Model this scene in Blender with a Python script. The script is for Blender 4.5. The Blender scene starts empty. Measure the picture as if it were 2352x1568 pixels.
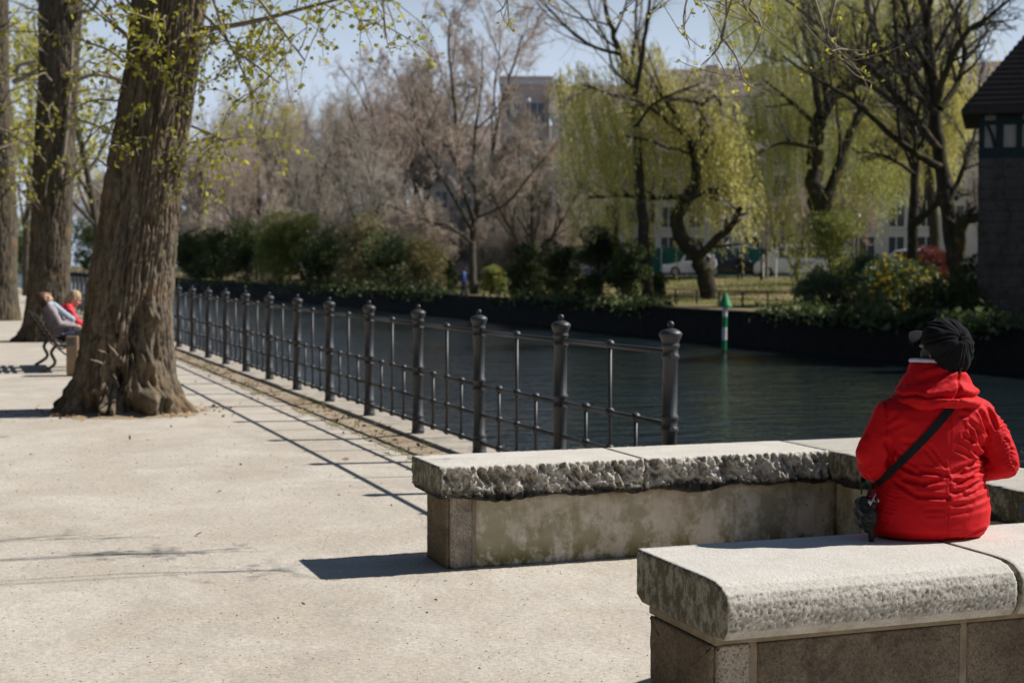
import bpy, math, random
import numpy as np
from math import sin, cos, pi, radians, sqrt, exp, atan2
from mathutils import Vector, Matrix, noise as mnoise
from mathutils.bvhtree import BVHTree

S = bpy.context.scene
COL = S.collection
rs = np.random.RandomState

# ------------------------------------------------------------------ camera
FP, YAW, PITCH, ROLL, CZ = 3500.0, radians(20.214), radians(2.797), radians(0.19), 1.59
PW, PH = 2352.0, 1568.0
Fv = np.array([sin(YAW)*cos(PITCH), cos(YAW)*cos(PITCH), -sin(PITCH)])
R0 = np.array([cos(YAW), -sin(YAW), 0.0]); U0 = np.cross(R0, Fv)
Rv = R0*cos(ROLL) + U0*sin(ROLL); Uv = -R0*sin(ROLL) + U0*cos(ROLL)
C0 = np.array([0, 0, CZ])
def ray(px, py): return Fv + Rv*(px-PW/2)/FP - Uv*(py-PH/2)/FP
def at(px, py, D): return C0 + ray(px, py)*D
def base_at(px, x): # point on the ground plane seen in column px at world x
    d = ray(px, 640); t = x/d[0]; return float(d[1]*t), t
cam = bpy.data.cameras.new('camera'); camo = bpy.data.objects.new('camera', cam); COL.objects.link(camo)
cam.sensor_width = 36; cam.lens = FP/PW*36; cam.clip_start = 0.1; cam.clip_end = 3000
camo.matrix_world = Matrix(((Rv[0], Uv[0], -Fv[0], 0), (Rv[1], Uv[1], -Fv[1], 0), (Rv[2], Uv[2], -Fv[2], CZ), (0, 0, 0, 1)))
cam.dof.use_dof = True; cam.dof.focus_distance = 5.9; cam.dof.aperture_fstop = 4.0
S.camera = camo

# ------------------------------------------------------------------ light
SUN = Vector((1.12, -0.16, 1.0)).normalized()
w = bpy.data.worlds.new('World'); S.world = w; w.use_nodes = True
nt = w.node_tree; bg = nt.nodes['Background']; sk = nt.nodes.new('ShaderNodeTexSky')
sk.sky_type = 'NISHITA'; sk.sun_disc = False
sk.sun_elevation = math.asin(SUN.z); sk.sun_rotation = atan2(SUN.x, SUN.y)
sk.air_density = 1.0; sk.dust_density = 0.3; sk.ozone_density = 2.5
_tc = nt.nodes.new('ShaderNodeTexCoord'); _sx = nt.nodes.new('ShaderNodeSeparateXYZ'); nt.links.new(_tc.outputs['Generated'], _sx.inputs[0])
_rp = nt.nodes.new('ShaderNodeValToRGB'); nt.links.new(_sx.outputs[2], _rp.inputs[0])
_rp.color_ramp.elements[0].position = 0.13; _rp.color_ramp.elements[0].color = (0.92, 0.92, 0.92, 1)
_rp.color_ramp.elements[1].position = 0.28; _rp.color_ramp.elements[1].color = (0, 0, 0, 1)
_mx = nt.nodes.new('ShaderNodeMix'); _mx.data_type = 'RGBA'; nt.links.new(_rp.outputs[0], _mx.inputs[0]); nt.links.new(sk.outputs[0], _mx.inputs[6])
_mx.inputs[7].default_value = (9.6, 11.2, 13.6, 1)   # thin bright spring haze low in the sky
nt.links.new(_mx.outputs[2], bg.inputs[0]); bg.inputs[1].default_value = 0.050
sl = bpy.data.lights.new('sun', 'SUN'); sl.energy = 5.0; sl.angle = radians(0.53); sl.color = (1.0, 0.945, 0.87)
so = bpy.data.objects.new('sun', sl); COL.objects.link(so)
so.rotation_euler = SUN.to_track_quat('Z', 'Y').to_euler()
S.view_settings.view_transform = 'Standard'; S.view_settings.look = 'None'
S.view_settings.exposure = 0.30; S.view_settings.gamma = 1.0
S.render.engine = 'CYCLES'
try:
    S.cycles.use_denoising = True; S.cycles.max_bounces = 6; S.cycles.transparent_max_bounces = 4
    S.cycles.sample_clamp_indirect = 4.0; S.cycles.caustics_reflective = False; S.cycles.caustics_refractive = False
except Exception: pass

# ------------------------------------------------------------------ materials
class N:
    def __init__(s, name, rough=0.8, spec=0.3):
        s.m = bpy.data.materials.new(name); s.m.use_nodes = True; s.t = s.m.node_tree
        s.b = s.t.nodes['Principled BSDF']; s.out = s.t.nodes['Material Output']
        s.b.inputs['Roughness'].default_value = rough
        s.b.inputs['Specular IOR Level'].default_value = spec
        s.tc = s.t.nodes.new('ShaderNodeTexCoord'); s.h = None
    def l(s, a, b): s.t.links.new(a, b)
    def setin(s, i, v):
        if hasattr(v, 'default_value') or hasattr(v, 'is_linked'): s.l(v, i)
        else:
            if hasattr(i.default_value, '__len__') and isinstance(v, (tuple, list)) and len(v) == 3 and len(i.default_value) == 4: v = (*v, 1)
            i.default_value = v
    def coord(s, scale=(1, 1, 1), kind='Object', rot=(0, 0, 0)):
        n = s.t.nodes.new('ShaderNodeMapping'); s.l(s.tc.outputs[kind], n.inputs[0])
        n.inputs['Scale'].default_value = scale; n.inputs['Rotation'].default_value = rot; return n.outputs[0]
    def noise(s, scale, detail=4, rough=0.55, v=None, dist=0.0):
        n = s.t.nodes.new('ShaderNodeTexNoise'); s.l(v or s.tc.outputs['Object'], n.inputs[0])
        n.inputs['Scale'].default_value = scale; n.inputs['Detail'].default_value = detail
        n.inputs['Roughness'].default_value = rough; n.inputs['Distortion'].default_value = dist; return n.outputs[0]
    def voro(s, scale, v=None, feature='F1', rand=1.0):
        n = s.t.nodes.new('ShaderNodeTexVoronoi'); s.l(v or s.tc.outputs['Object'], n.inputs[0])
        n.feature = feature; n.inputs['Scale'].default_value = scale; n.inputs['Randomness'].default_value = rand; return n.outputs[0]
    def ramp(s, f, stops):
        n = s.t.nodes.new('ShaderNodeValToRGB'); s.l(f, n.inputs[0]); e = n.color_ramp.elements
        while len(e) < len(stops): e.new(0.5)
        for q, (p, c) in zip(e, stops):
            q.position = p
            if not isinstance(c, (tuple, list)): c = (c, c, c)
            q.color = (*c, 1)
        return n.outputs[0]
    def mix(s, f, a, b, mode='MIX'):
        n = s.t.nodes.new('ShaderNodeMix'); n.data_type = 'RGBA'; n.blend_type = mode
        s.setin(n.inputs[0], f); s.setin(n.inputs[6], a); s.setin(n.inputs[7], b); return n.outputs[2]
    def math(s, op, a, b=0.0, c=None):
        n = s.t.nodes.new('ShaderNodeMath'); n.operation = op; s.setin(n.inputs[0], a); s.setin(n.inputs[1], b)
        if c is not None: s.setin(n.inputs[2], c)
        return n.outputs[0]
    def xyz(s, kind='Object'):
        n = s.t.nodes.new('ShaderNodeSeparateXYZ'); s.l(s.tc.outputs[kind], n.inputs[0]); return n.outputs
    def normz(s):
        g = s.t.nodes.new('ShaderNodeNewGeometry'); n = s.t.nodes.new('ShaderNodeSeparateXYZ'); s.l(g.outputs['Normal'], n.inputs[0]); return n.outputs
    def rand(s):
        n = s.t.nodes.new('ShaderNodeObjectInfo'); return n.outputs['Random']
    def attr(s, name):
        n = s.t.nodes.new('ShaderNodeAttribute'); n.attribute_name = name; return n.outputs['Fac']
    def col(s, c): s.setin(s.b.inputs['Base Color'], c); s.c = c; return s
    def bump(s, h, strength=0.5, dist=0.01):
        n = s.t.nodes.new('ShaderNodeBump'); s.l(h, n.inputs['Height'])
        n.inputs['Strength'].default_value = strength; n.inputs['Distance'].default_value = dist
        if s.h is not None: s.l(s.h, n.inputs['Normal'])
        s.h = n.outputs[0]; s.l(s.h, s.b.inputs['Normal']); return s
    def transl(s, f, c):
        t = s.t.nodes.new('ShaderNodeBsdfTranslucent'); s.setin(t.inputs[0], c)
        x = s.t.nodes.new('ShaderNodeMixShader'); x.inputs[0].default_value = f
        s.l(s.b.outputs[0], x.inputs[1]); s.l(t.outputs[0], x.inputs[2]); s.l(x.outputs[0], s.out.inputs[0]); return s

def simple(name, c1, c2=None, scale=6, rough=0.8, bump=0, bscale=30, spec=0.3, metal=0, detail=4):
    n = N(name, rough, spec); c2 = c2 or tuple(x*0.7 for x in c1)
    n.col(n.mix(n.ramp(n.noise(scale, detail), [(0.32, 0), (0.68, 1)]), c1, c2))
    if bump: n.bump(n.noise(bscale, 3), bump, 0.01)
    n.b.inputs['Metallic'].default_value = metal
    return n.m

def leaf_mat(name, c1, c2, c3=None, tr=0.35, cs=0.6):
    n = N(name, 0.55, 0.25)
    a = n.mix(n.ramp(n.noise(cs, 3), [(0.35, 0), (0.65, 1)]), c1, c2)
    g = n.ramp(n.noise(9.0, 2), [(0.3, 0.65), (0.7, 1.3)])
    a = n.mix(1.0, a, g, 'MULTIPLY')
    if c3: a = n.mix(n.ramp(n.rand(), [(0.0, 0.0), (1.0, 0.8)]), a, c3)
    n.col(a); n.transl(tr, a); return n.m

# gravel ground
def m_gravel():
    n = N('gravel_path', 0.95, 0.1)
    big = n.mix(n.ramp(n.noise(0.55, 4, 0.6), [(0.3, 0), (0.7, 1)]), (0.41, 0.372, 0.315), (0.54, 0.50, 0.44))
    mid = n.mix(n.ramp(n.noise(3.2, 5, 0.65, v=n.coord((1, 1.6, 1))), [(0.38, 0), (0.66, 1)]), big, (0.50, 0.445, 0.37))
    dusty = n.mix(n.ramp(n.noise(1.1, 7, 0.75, dist=0.6), [(0.46, 0), (0.66, 0.9)]), mid, (0.58, 0.545, 0.485))
    grain = n.ramp(n.noise(160, 2, 0.7), [(0.25, 0.76), (0.5, 1.0), (0.75, 1.16)])
    c = n.mix(1.0, dusty, grain, 'MULTIPLY')
    grain2 = n.ramp(n.noise(38, 4, 0.7), [(0.3, 0.76), (0.7, 1.16)])
    c = n.mix(1.0, c, grain2, 'MULTIPLY')
    spots = n.math('LESS_THAN', n.voro(26), 0.09)
    gate = n.math('GREATER_THAN', n.noise(5.5, 3), 0.53)
    c = n.mix(n.math('MULTIPLY', n.math('MULTIPLY', spots, gate), 0.35), c, (0.26, 0.22, 0.18))
    n.col(c)
    n.bump(n.noise(2.2, 5, 0.6), 0.5, 0.05); n.bump(n.noise(70, 4, 0.7), 0.4, 0.005)
    return n.m
def m_dirt(name, c1, c2, c3):
    n = N(name, 0.95, 0.1)
    c = n.mix(n.ramp(n.noise(2.0, 6, 0.65), [(0.35, 0), (0.65, 1)]), c1, c2)
    c = n.mix(n.ramp(n.noise(0.5, 5, 0.6), [(0.45, 0), (0.6, 1)]), c, c3)
    c = n.mix(1.0, c, n.ramp(n.noise(60, 3, 0.7), [(0.25, 0.6), (0.75, 1.3)]), 'MULTIPLY')
    n.col(c); n.bump(n.noise(14, 5, 0.7), 0.7, 0.03); return n.m
def m_water():
    n = N('water', 0.04, 0.5); n.b.inputs['IOR'].default_value = 1.38
    n.col((0.012, 0.021, 0.024))
    v = n.coord((0.45, 1.25, 1), rot=(0, 0, radians(20)))
    gate = n.ramp(n.noise(0.10, 3, 0.6), [(0.32, 0.35), (0.68, 1.0)])
    n.bump(n.math('MULTIPLY', n.noise(1.5, 3, 0.6, v=v, dist=0.3), gate), 1.0, 0.12)
    n.bump(n.math('MULTIPLY', n.noise(5.0, 3, 0.6, v=v, dist=0.3), gate), 1.0, 0.04)
    return n.m
def m_capstone(name, c1, c2, rough_front=1.0, stain=0.0, ztop=0.555):
    n = N(name, 0.9, 0.15)
    p = n.xyz('Object'); gn = n.normz()
    c = n.mix(n.ramp(n.noise(5, 5, 0.65), [(0.3, 0), (0.7, 1)]), c1, c2)
    c = n.mix(1.0, c, n.ramp(n.noise(170, 3, 0.7), [(0.25, 0.68), (0.5, 1.0), (0.75, 1.22)]), 'MULTIPLY')
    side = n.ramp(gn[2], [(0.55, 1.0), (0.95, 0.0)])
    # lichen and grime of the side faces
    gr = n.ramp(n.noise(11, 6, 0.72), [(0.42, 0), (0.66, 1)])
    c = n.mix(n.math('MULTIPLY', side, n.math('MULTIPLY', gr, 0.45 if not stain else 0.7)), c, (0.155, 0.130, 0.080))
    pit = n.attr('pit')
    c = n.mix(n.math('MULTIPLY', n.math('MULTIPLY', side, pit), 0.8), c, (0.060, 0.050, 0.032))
    # left end face: dark damp lichen
    left = n.ramp(gn[0], [(0.0, 0.0), (0.001, 0.0)]) if False else n.math('GREATER_THAN', n.math('MULTIPLY', gn[0], -1.0), 0.55)
    lc = n.mix(n.ramp(n.noise(26, 6, 0.75, v=n.coord((1, 1, 0.6))), [(0.46, 0), (0.58, 1)]), (0.10, 0.09, 0.05), (0.33, 0.31, 0.265))
    c = n.mix(n.math('MULTIPLY', left, 0.92), c, lc)
    if stain:
        zz = n.math('ADD', p[2], n.math('MULTIPLY', n.noise(5, 5, 0.7), 0.16))
        bl = n.ramp(zz, [(ztop-0.075, 1.0), (ztop-0.045, 0.0)])
        c = n.mix(n.math('MULTIPLY', n.math('MULTIPLY', bl, side), stain), c, (0.012, 0.013, 0.014))
    n.col(c); n.bump(n.noise(120, 4, 0.75), 0.5, 0.004); n.bump(n.noise(30, 4, 0.7), 0.35, 0.008)
    return n.m
def m_plaster():
    n = N('stained_plaster', 0.85, 0.2); p = n.xyz('Object')
    c = n.mix(n.ramp(n.noise(2.6, 6, 0.6, dist=0.8), [(0.35, 0), (0.62, 1)]), (0.82, 0.775, 0.68), (0.56, 0.50, 0.40))
    moss = n.ramp(n.noise(5.0, 7, 0.74, v=n.coord((1, 1, 0.8))), [(0.46, 0), (0.56, 1)])
    low = n.ramp(p[2], [(0.02, 1.0), (0.12, 0.6), (0.34, 0.45)])
    c = n.mix(n.math('MULTIPLY', moss, low), c, (0.20, 0.18, 0.06))
    drip = n.ramp(n.noise(9, 4, 0.6, v=n.coord((1, 1, 0.12))), [(0.52, 0), (0.68, 1)])
    c = n.mix(n.math('MULTIPLY', drip, 0.4), c, (0.28, 0.22, 0.14))
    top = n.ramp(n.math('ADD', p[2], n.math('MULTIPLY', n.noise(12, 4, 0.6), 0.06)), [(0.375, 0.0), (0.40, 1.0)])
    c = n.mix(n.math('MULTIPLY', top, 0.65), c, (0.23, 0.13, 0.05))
    sp = n.math('MULTIPLY', n.math('LESS_THAN', n.voro(14), 0.1), 0.6)
    c = n.mix(n.math('MULTIPLY', sp, n.math('GREATER_THAN', n.noise(3), 0.55)), c, (0.12, 0.11, 0.08))
    n.col(c); n.bump(n.noise(30, 5, 0.6), 0.35, 0.006); n.bump(n.noise(4, 3), 0.3, 0.02); return n.m
def m_granite(name, c1, c2, speck, sscale=260, sfac=0.5, big=7):
    n = N(name, 0.9, 0.2)
    c = n.mix(n.ramp(n.noise(big, 5, 0.65), [(0.35, 0), (0.65, 1)]), c1, c2)
    s = n.ramp(n.noise(sscale*0.45, 3, 0.75), [(0.52, 0.0), (0.60, sfac)])
    c = n.mix(s, c, speck)
    c = n.mix(n.ramp(n.noise(3.3, 5, 0.7), [(0.5, 0), (0.62, 0.6)]), c, tuple(x*0.35 for x in c1))
    c = n.mix(1.0, c, n.ramp(n.noise(90, 2), [(0.3, 0.8), (0.7, 1.2)]), 'MULTIPLY')
    n.col(c); n.bump(n.noise(60, 5, 0.75), 0.6, 0.008); return n.m
def m_bark(name, c1, c2, moss=(0.10, 0.10, 0.03), mossf=0.5, vs=1.0):
    n = N(name, 0.95, 0.1)
    v = n.coord((1, 1, 0.16))
    c = n.mix(n.ramp(n.noise(9*vs, 6, 0.7, v=v), [(0.25, 0), (0.55, 1)]), c1, c2)
    c = n.mix(n.math('MULTIPLY', n.attr('pit'), 0.85), c, tuple(x*0.22 for x in c1))  # crevice shade put into the bark colour
    c = n.mix(n.ramp(n.noise(1.6, 5, 0.65), [(0.48, 0), (0.7, mossf)]), c, moss)
    c = n.mix(n.ramp(n.noise(2.5, 3, 0.6), [(0.55, 0), (0.72, 0.5)]), c, (0.27, 0.165, 0.09))
    c = n.mix(1.0, c, n.ramp(n.noise(40, 4, 0.7, v=n.coord((1, 1, 0.4))), [(0.3, 0.7), (0.7, 1.2)]), 'MULTIPLY')
    n.col(c); n.bump(n.noise(22*vs, 6, 0.75, v=n.coord((1, 1, 0.22))), 0.6, 0.02); return n.m
def m_iron():
    n = N('grey_painted_iron', 0.48, 0.5)
    c = n.mix(n.ramp(n.noise(14, 4), [(0.35, 0), (0.7, 1)]), (0.046, 0.048, 0.052), (0.030, 0.031, 0.035))
    c = n.mix(n.ramp(n.noise(45, 5, 0.7), [(0.62, 0), (0.72, 0.5)]), c, (0.16, 0.145, 0.13))
    n.col(c); n.bump(n.noise(130, 3), 0.15, 0.003); return n.m
def m_jacket():
    n = N('red_quilted_nylon', 0.68, 0.14)
    c = n.mix(n.ramp(n.noise(8, 3), [(0.3, 0), (0.7, 1)]), (0.58, 0.006, 0.012), (0.52, 0.005, 0.010))
    n.col(c)
    try:
        n.b.inputs['Sheen Weight'].default_value = 0.05; n.b.inputs['Sheen Roughness'].default_value = 0.4
        n.b.inputs['Sheen Tint'].default_value = (1, 0.5, 0.45, 1)
    except Exception: pass
    n.bump(n.noise(34, 4, 0.6, v=n.coord((1, 1, 2.0)), dist=0.6), 0.25, 0.004)
    n.bump(n.noise(700, 1), 0.1, 0.0008); return n.m
def m_felt(name, c, bs=300):
    n = N(name, 0.95, 0.05); n.col(n.mix(n.ramp(n.noise(30, 4), [(0.3, 0), (0.7, 1)]), c, tuple(x*1.35 for x in c)))
    try:
        n.b.inputs['Sheen Weight'].default_value = 0.02; n.b.inputs['Sheen Roughness'].default_value = 0.5
    except Exception: pass
    n.bump(n.noise(bs, 3, 0.7), 0.4, 0.002); return n.m

MT = dict(
    gravel=m_gravel(), water=m_water(),
    dirt=m_dirt('leaf_litter_dirt', (0.38, 0.31, 0.23), (0.45, 0.38, 0.29), (0.30, 0.235, 0.16)),
    lawn=m_dirt('spring_lawn', (0.10, 0.115, 0.03), (0.16, 0.15, 0.055), (0.27, 0.21, 0.125)),
    farbank=m_dirt('bare_bank_soil', (0.30, 0.22, 0.14), (0.24, 0.18, 0.11), (0.13, 0.13, 0.05)),
    asphalt=simple('street_asphalt', (0.16, 0.15, 0.14), (0.11, 0.105, 0.10), 2, 0.9),
    kerb=m_granite('kerb_stone', (0.48, 0.44, 0.38), (0.40, 0.36, 0.30), (0.2, 0.18, 0.15), 200, 0.3),
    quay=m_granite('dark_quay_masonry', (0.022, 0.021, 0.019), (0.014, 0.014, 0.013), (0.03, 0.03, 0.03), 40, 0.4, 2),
    cap_near=m_capstone('bush_hammered_granite', (0.62, 0.595, 0.55), (0.53, 0.505, 0.455), stain=0),
    cap_far=m_capstone('rough_hewn_granite', (0.64, 0.61, 0.555), (0.54, 0.51, 0.45), stain=0.95),
    cap_side=m_capstone('mossy_parapet_granite', (0.50, 0.47, 0.42), (0.40, 0.38, 0.33), stain=0.9),
    plaster=m_plaster(),
    base_near=m_granite('brown_granite_block', (0.15, 0.12, 0.09), (0.26, 0.215, 0.165), (0.05, 0.045, 0.038), 300, 0.6, 4),
    pier_light=m_granite('speckled_pale_granite', (0.50, 0.455, 0.39), (0.42, 0.37, 0.31), (0.10, 0.08, 0.06), 300, 0.8),
    pier_dark=m_granite('dark_brown_sandstone', (0.20, 0.155, 0.11), (0.27, 0.21, 0.15), (0.09, 0.07, 0.05), 150, 0.6),  # darker brown than the pier fronts, for the left end blocks
    mortar=simple('mortar', (0.34, 0.29, 0.22), (0.24, 0.19, 0.135), 20, 0.95, 0.4, 60),
    iron=m_iron(),
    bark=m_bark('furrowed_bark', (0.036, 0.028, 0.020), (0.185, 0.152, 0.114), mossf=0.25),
    bark_shaded=m_bark('shaded_furrowed_bark', (0.022, 0.018, 0.014), (0.125, 0.105, 0.080), mossf=0.35),  # darker copy of the bark, trunk shade put into the colour
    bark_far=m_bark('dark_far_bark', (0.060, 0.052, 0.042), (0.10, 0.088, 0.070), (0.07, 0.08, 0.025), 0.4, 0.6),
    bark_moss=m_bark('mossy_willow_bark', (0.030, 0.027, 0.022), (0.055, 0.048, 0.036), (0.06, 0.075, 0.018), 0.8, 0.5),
    twig_brown=simple('brown_twigs', (0.50, 0.43, 0.34), (0.38, 0.32, 0.255), 0.5, 0.9),
    twig_grey=simple('grey_twigs', (0.50, 0.455, 0.385), (0.37, 0.335, 0.28), 0.5, 0.9),
    twig_pink=simple('rosy_twigs', (0.52, 0.42, 0.345), (0.40, 0.325, 0.27), 0.5, 0.9),
    twig_near=simple('young_shoots', (0.30, 0.25, 0.19), (0.20, 0.17, 0.13), 8, 0.8),
    leaf_spring=leaf_mat('fresh_yellow_leaf', (0.55, 0.50, 0.07), (0.38, 0.40, 0.055), None, 0.5, 1.5),
    leaf_willow=leaf_mat('willow_leaf', (0.80, 0.75, 0.28), (0.66, 0.62, 0.20), None, 0.4, 0.35),
    leaf_willow_dk=leaf_mat('willow_leaf_green', (0.38, 0.43, 0.12), (0.62, 0.60, 0.19), None, 0.35, 0.35),
    leaf_bush=leaf_mat('evergreen_leaf', (0.026, 0.045, 0.016), (0.14, 0.18, 0.055), None, 0.2, 0.5),
    leaf_lime=leaf_mat('lime_leaf', (0.36, 0.38, 0.11), (0.17, 0.20, 0.055), None, 0.3, 0.5),
    leaf_tan=leaf_mat('tan_bush_twig', (0.27, 0.24, 0.11), (0.14, 0.13, 0.055), None, 0.25, 0.6),
    leaf_red=leaf_mat('red_bush_leaf', (0.20, 0.055, 0.04), (0.13, 0.04, 0.03), None, 0.25, 0.8),
    leaf_gold=leaf_mat('forsythia_flower', (0.62, 0.46, 0.035), (0.55, 0.40, 0.03), None, 0.3, 0.8),
    leaf_pale=leaf_mat('glossy_pale_leaf', (0.16, 0.22, 0.10), (0.08, 0.12, 0.05), None, 0.2, 1.0),
    grass=leaf_mat('grass_blade', (0.20, 0.24, 0.06), (0.33, 0.30, 0.12), None, 0.3, 2.0),
    dry=simple('dead_leaf', (0.26, 0.14, 0.07), (0.36, 0.24, 0.13), 12, 0.9),
    red=m_jacket(), cap=m_felt('charcoal_felt', (0.011, 0.0115, 0.014)),
    black=simple('black_leather', (0.012, 0.012, 0.014), (0.02, 0.02, 0.022), 20, 0.5, 0.4, 60),
    strap=simple('black_webbing', (0.010, 0.011, 0.014), (0.016, 0.017, 0.02), 60, 0.8, 0.5, 400),
    skin=simple('skin', (0.56, 0.33, 0.235), (0.48, 0.26, 0.18), 12, 0.5, 0.1, 60, 0.4),
    hairgrey=simple('grey_hair', (0.16, 0.155, 0.155), (0.05, 0.05, 0.05), 50, 0.6, 0.6, 160),
    hairbrown=simple('brown_hair', (0.055, 0.028, 0.018), (0.10, 0.05, 0.03), 30, 0.6, 0.6, 80),
    hairblond=simple('blond_hair', (0.52, 0.40, 0.25), (0.36, 0.27, 0.16), 30, 0.6, 0.6, 80),
    lilac=simple('pale_lilac_cloth', (0.55, 0.55, 0.72), (0.48, 0.48, 0.65), 20, 0.8),
    denim=simple('dark_denim', (0.025, 0.03, 0.05), (0.035, 0.042, 0.065), 30, 0.9, 0.3, 200),
    shoe=simple('dark_shoe_leather', (0.02, 0.016, 0.014), (0.03, 0.025, 0.02), 20, 0.5),
    gcoat=simple('mauve_grey_jacket', (0.36, 0.32, 0.34), (0.28, 0.25, 0.27), 9, 0.8, 0.4, 30),
    bluescarf=simple('pale_blue_scarf', (0.42, 0.50, 0.58), (0.36, 0.44, 0.52), 20, 0.8, 0.3, 50),
    redcoat=simple('bright_pink_red_coat', (0.70, 0.035, 0.06), (0.60, 0.025, 0.05), 9, 0.6, 0.3, 30),
    white=simple('white_paint', (0.78, 0.78, 0.77), (0.68, 0.68, 0.67), 8, 0.45),
    green=simple('green_marker_paint', (0.01, 0.26, 0.09), (0.01, 0.20, 0.07), 10, 0.45),
    rust=simple('rusty_steel', (0.06, 0.04, 0.03), (0.03, 0.03, 0.028), 10, 0.8),
    facade=simple('pale_render', (0.60, 0.58, 0.56), (0.53, 0.51, 0.49), 0.4, 0.9),
    pinkf=simple('pink_render', (0.66, 0.52, 0.46), (0.58, 0.45, 0.39), 0.4, 0.9),
    rooft=simple('grey_brown_roof', (0.20, 0.17, 0.15), (0.15, 0.12, 0.11), 1.0, 0.9),
    glass=simple('window_glass', (0.05, 0.07, 0.09), (0.03, 0.045, 0.06), 0.7, 0.08, spec=0.6),
    frame=simple('white_window_frame', (0.7, 0.7, 0.69), (0.62, 0.62, 0.61), 3, 0.6),
    hoard=simple('green_hoarding', (0.035, 0.17, 0.11), (0.025, 0.13, 0.085), 0.8, 0.7),
    carblack=simple('black_car_paint', (0.012, 0.015, 0.024), (0.015, 0.018, 0.028), 2, 0.18, spec=0.6),
    carwhite=simple('white_car_paint', (0.75, 0.75, 0.75), (0.72, 0.72, 0.72), 2, 0.25, spec=0.6),
    tyre=simple('tyre_rubber', (0.02, 0.02, 0.02), (0.03, 0.03, 0.03), 20, 0.9),
    rim=simple('alloy_rim', (0.4, 0.4, 0.42), (0.3, 0.3, 0.3), 9, 0.35, metal=0.8),
    lampw=simple('headlight_glass', (0.7, 0.72, 0.75), (0.6, 0.6, 0.6), 9, 0.1, spec=0.8),
    tstone=m_granite('tower_ashlar', (0.095, 0.086, 0.076), (0.065, 0.06, 0.055), (0.035, 0.032, 0.03), 40, 0.5, 1.5),
    timber=simple('dark_green_timber', (0.018, 0.032, 0.034), (0.012, 0.022, 0.024), 5, 0.8),
    infill=simple('cream_infill', (0.36, 0.33, 0.285), (0.30, 0.27, 0.235), 3, 0.9),
    rtile=simple('brown_roof_tiles', (0.045, 0.034, 0.030), (0.030, 0.023, 0.021), 4, 0.85, 0.6, 20),
    slat=simple('dark_wood_slats', (0.05, 0.04, 0.03), (0.03, 0.025, 0.02), 6, 0.7, 0.3, 40),
    binw=simple('brown_bin_panel', (0.30, 0.21, 0.13), (0.22, 0.15, 0.095), 6, 0.7),
    binm=simple('grey_bin_hood', (0.10, 0.12, 0.13), (0.07, 0.085, 0.09), 6, 0.6),
    tgreen=simple('green_paint_tag', (0.01, 0.30, 0.13), (0.01, 0.22, 0.10), 20, 0.6),
    tblue=simple('blue_paint_tag', (0.05, 0.12, 0.20), (0.10, 0.13, 0.18), 9, 0.7),
    pebble=simple('pebbles', (0.62, 0.56, 0.48), (0.30, 0.25, 0.20), 3, 0.9),
    bluecloth=simple('blue_cloth', (0.08, 0.13, 0.35), (0.06, 0.10, 0.28), 6, 0.9),
    darkcloth=simple('dark_cloth', (0.015, 0.018, 0.03), (0.02, 0.022, 0.035), 6, 0.9),
    whitecloth=simple('white_cloth', (0.75, 0.75, 0.75), (0.65, 0.65, 0.65), 6, 0.9),
    gold=simple('gold_earring', (0.8, 0.6, 0.3), (0.7, 0.5, 0.25), 9, 0.3, metal=1.0),
)

MT['darklit'] = simple('dark_litter', (0.20, 0.155, 0.11), (0.36, 0.29, 0.21), 12, 0.9)
# ------------------------------------------------------------------ objects
def tag(o, label=None, cat=None, group=None, kind=None):
    if label: o['label'] = label
    if cat: o['category'] = cat
    if group: o['group'] = group
    if kind: o['kind'] = kind
    return o
def link(name, me, parent=None, smooth=False, mats=None, loc=None):
    o = bpy.data.objects.new(name, me); COL.objects.link(o)
    if mats is not None:
        for m in (mats if isinstance(mats, (list, tuple)) else [mats]): me.materials.append(MT[m] if isinstance(m, str) else m)
    if smooth and me.polygons: me.polygons.foreach_set('use_smooth', [True]*len(me.polygons))
    if parent: o.parent = parent
    if loc is not None: o.location = loc
    return o
def empty(name, loc=(0, 0, 0), rz=0.0, **k):
    o = bpy.data.objects.new(name, None); COL.objects.link(o); o.location = loc; o.rotation_euler = (0, 0, rz)
    o.empty_display_size = 0.2
    return tag(o, **k)
def copy_tree(o, parent=None):
    c = o.copy(); COL.objects.link(c)
    if parent: c.parent = parent
    for ch in [x for x in COL.objects if x.parent == o]: copy_tree(ch, c)
    return c
def kids(o): return [x for x in COL.objects if x.parent == o]

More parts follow.
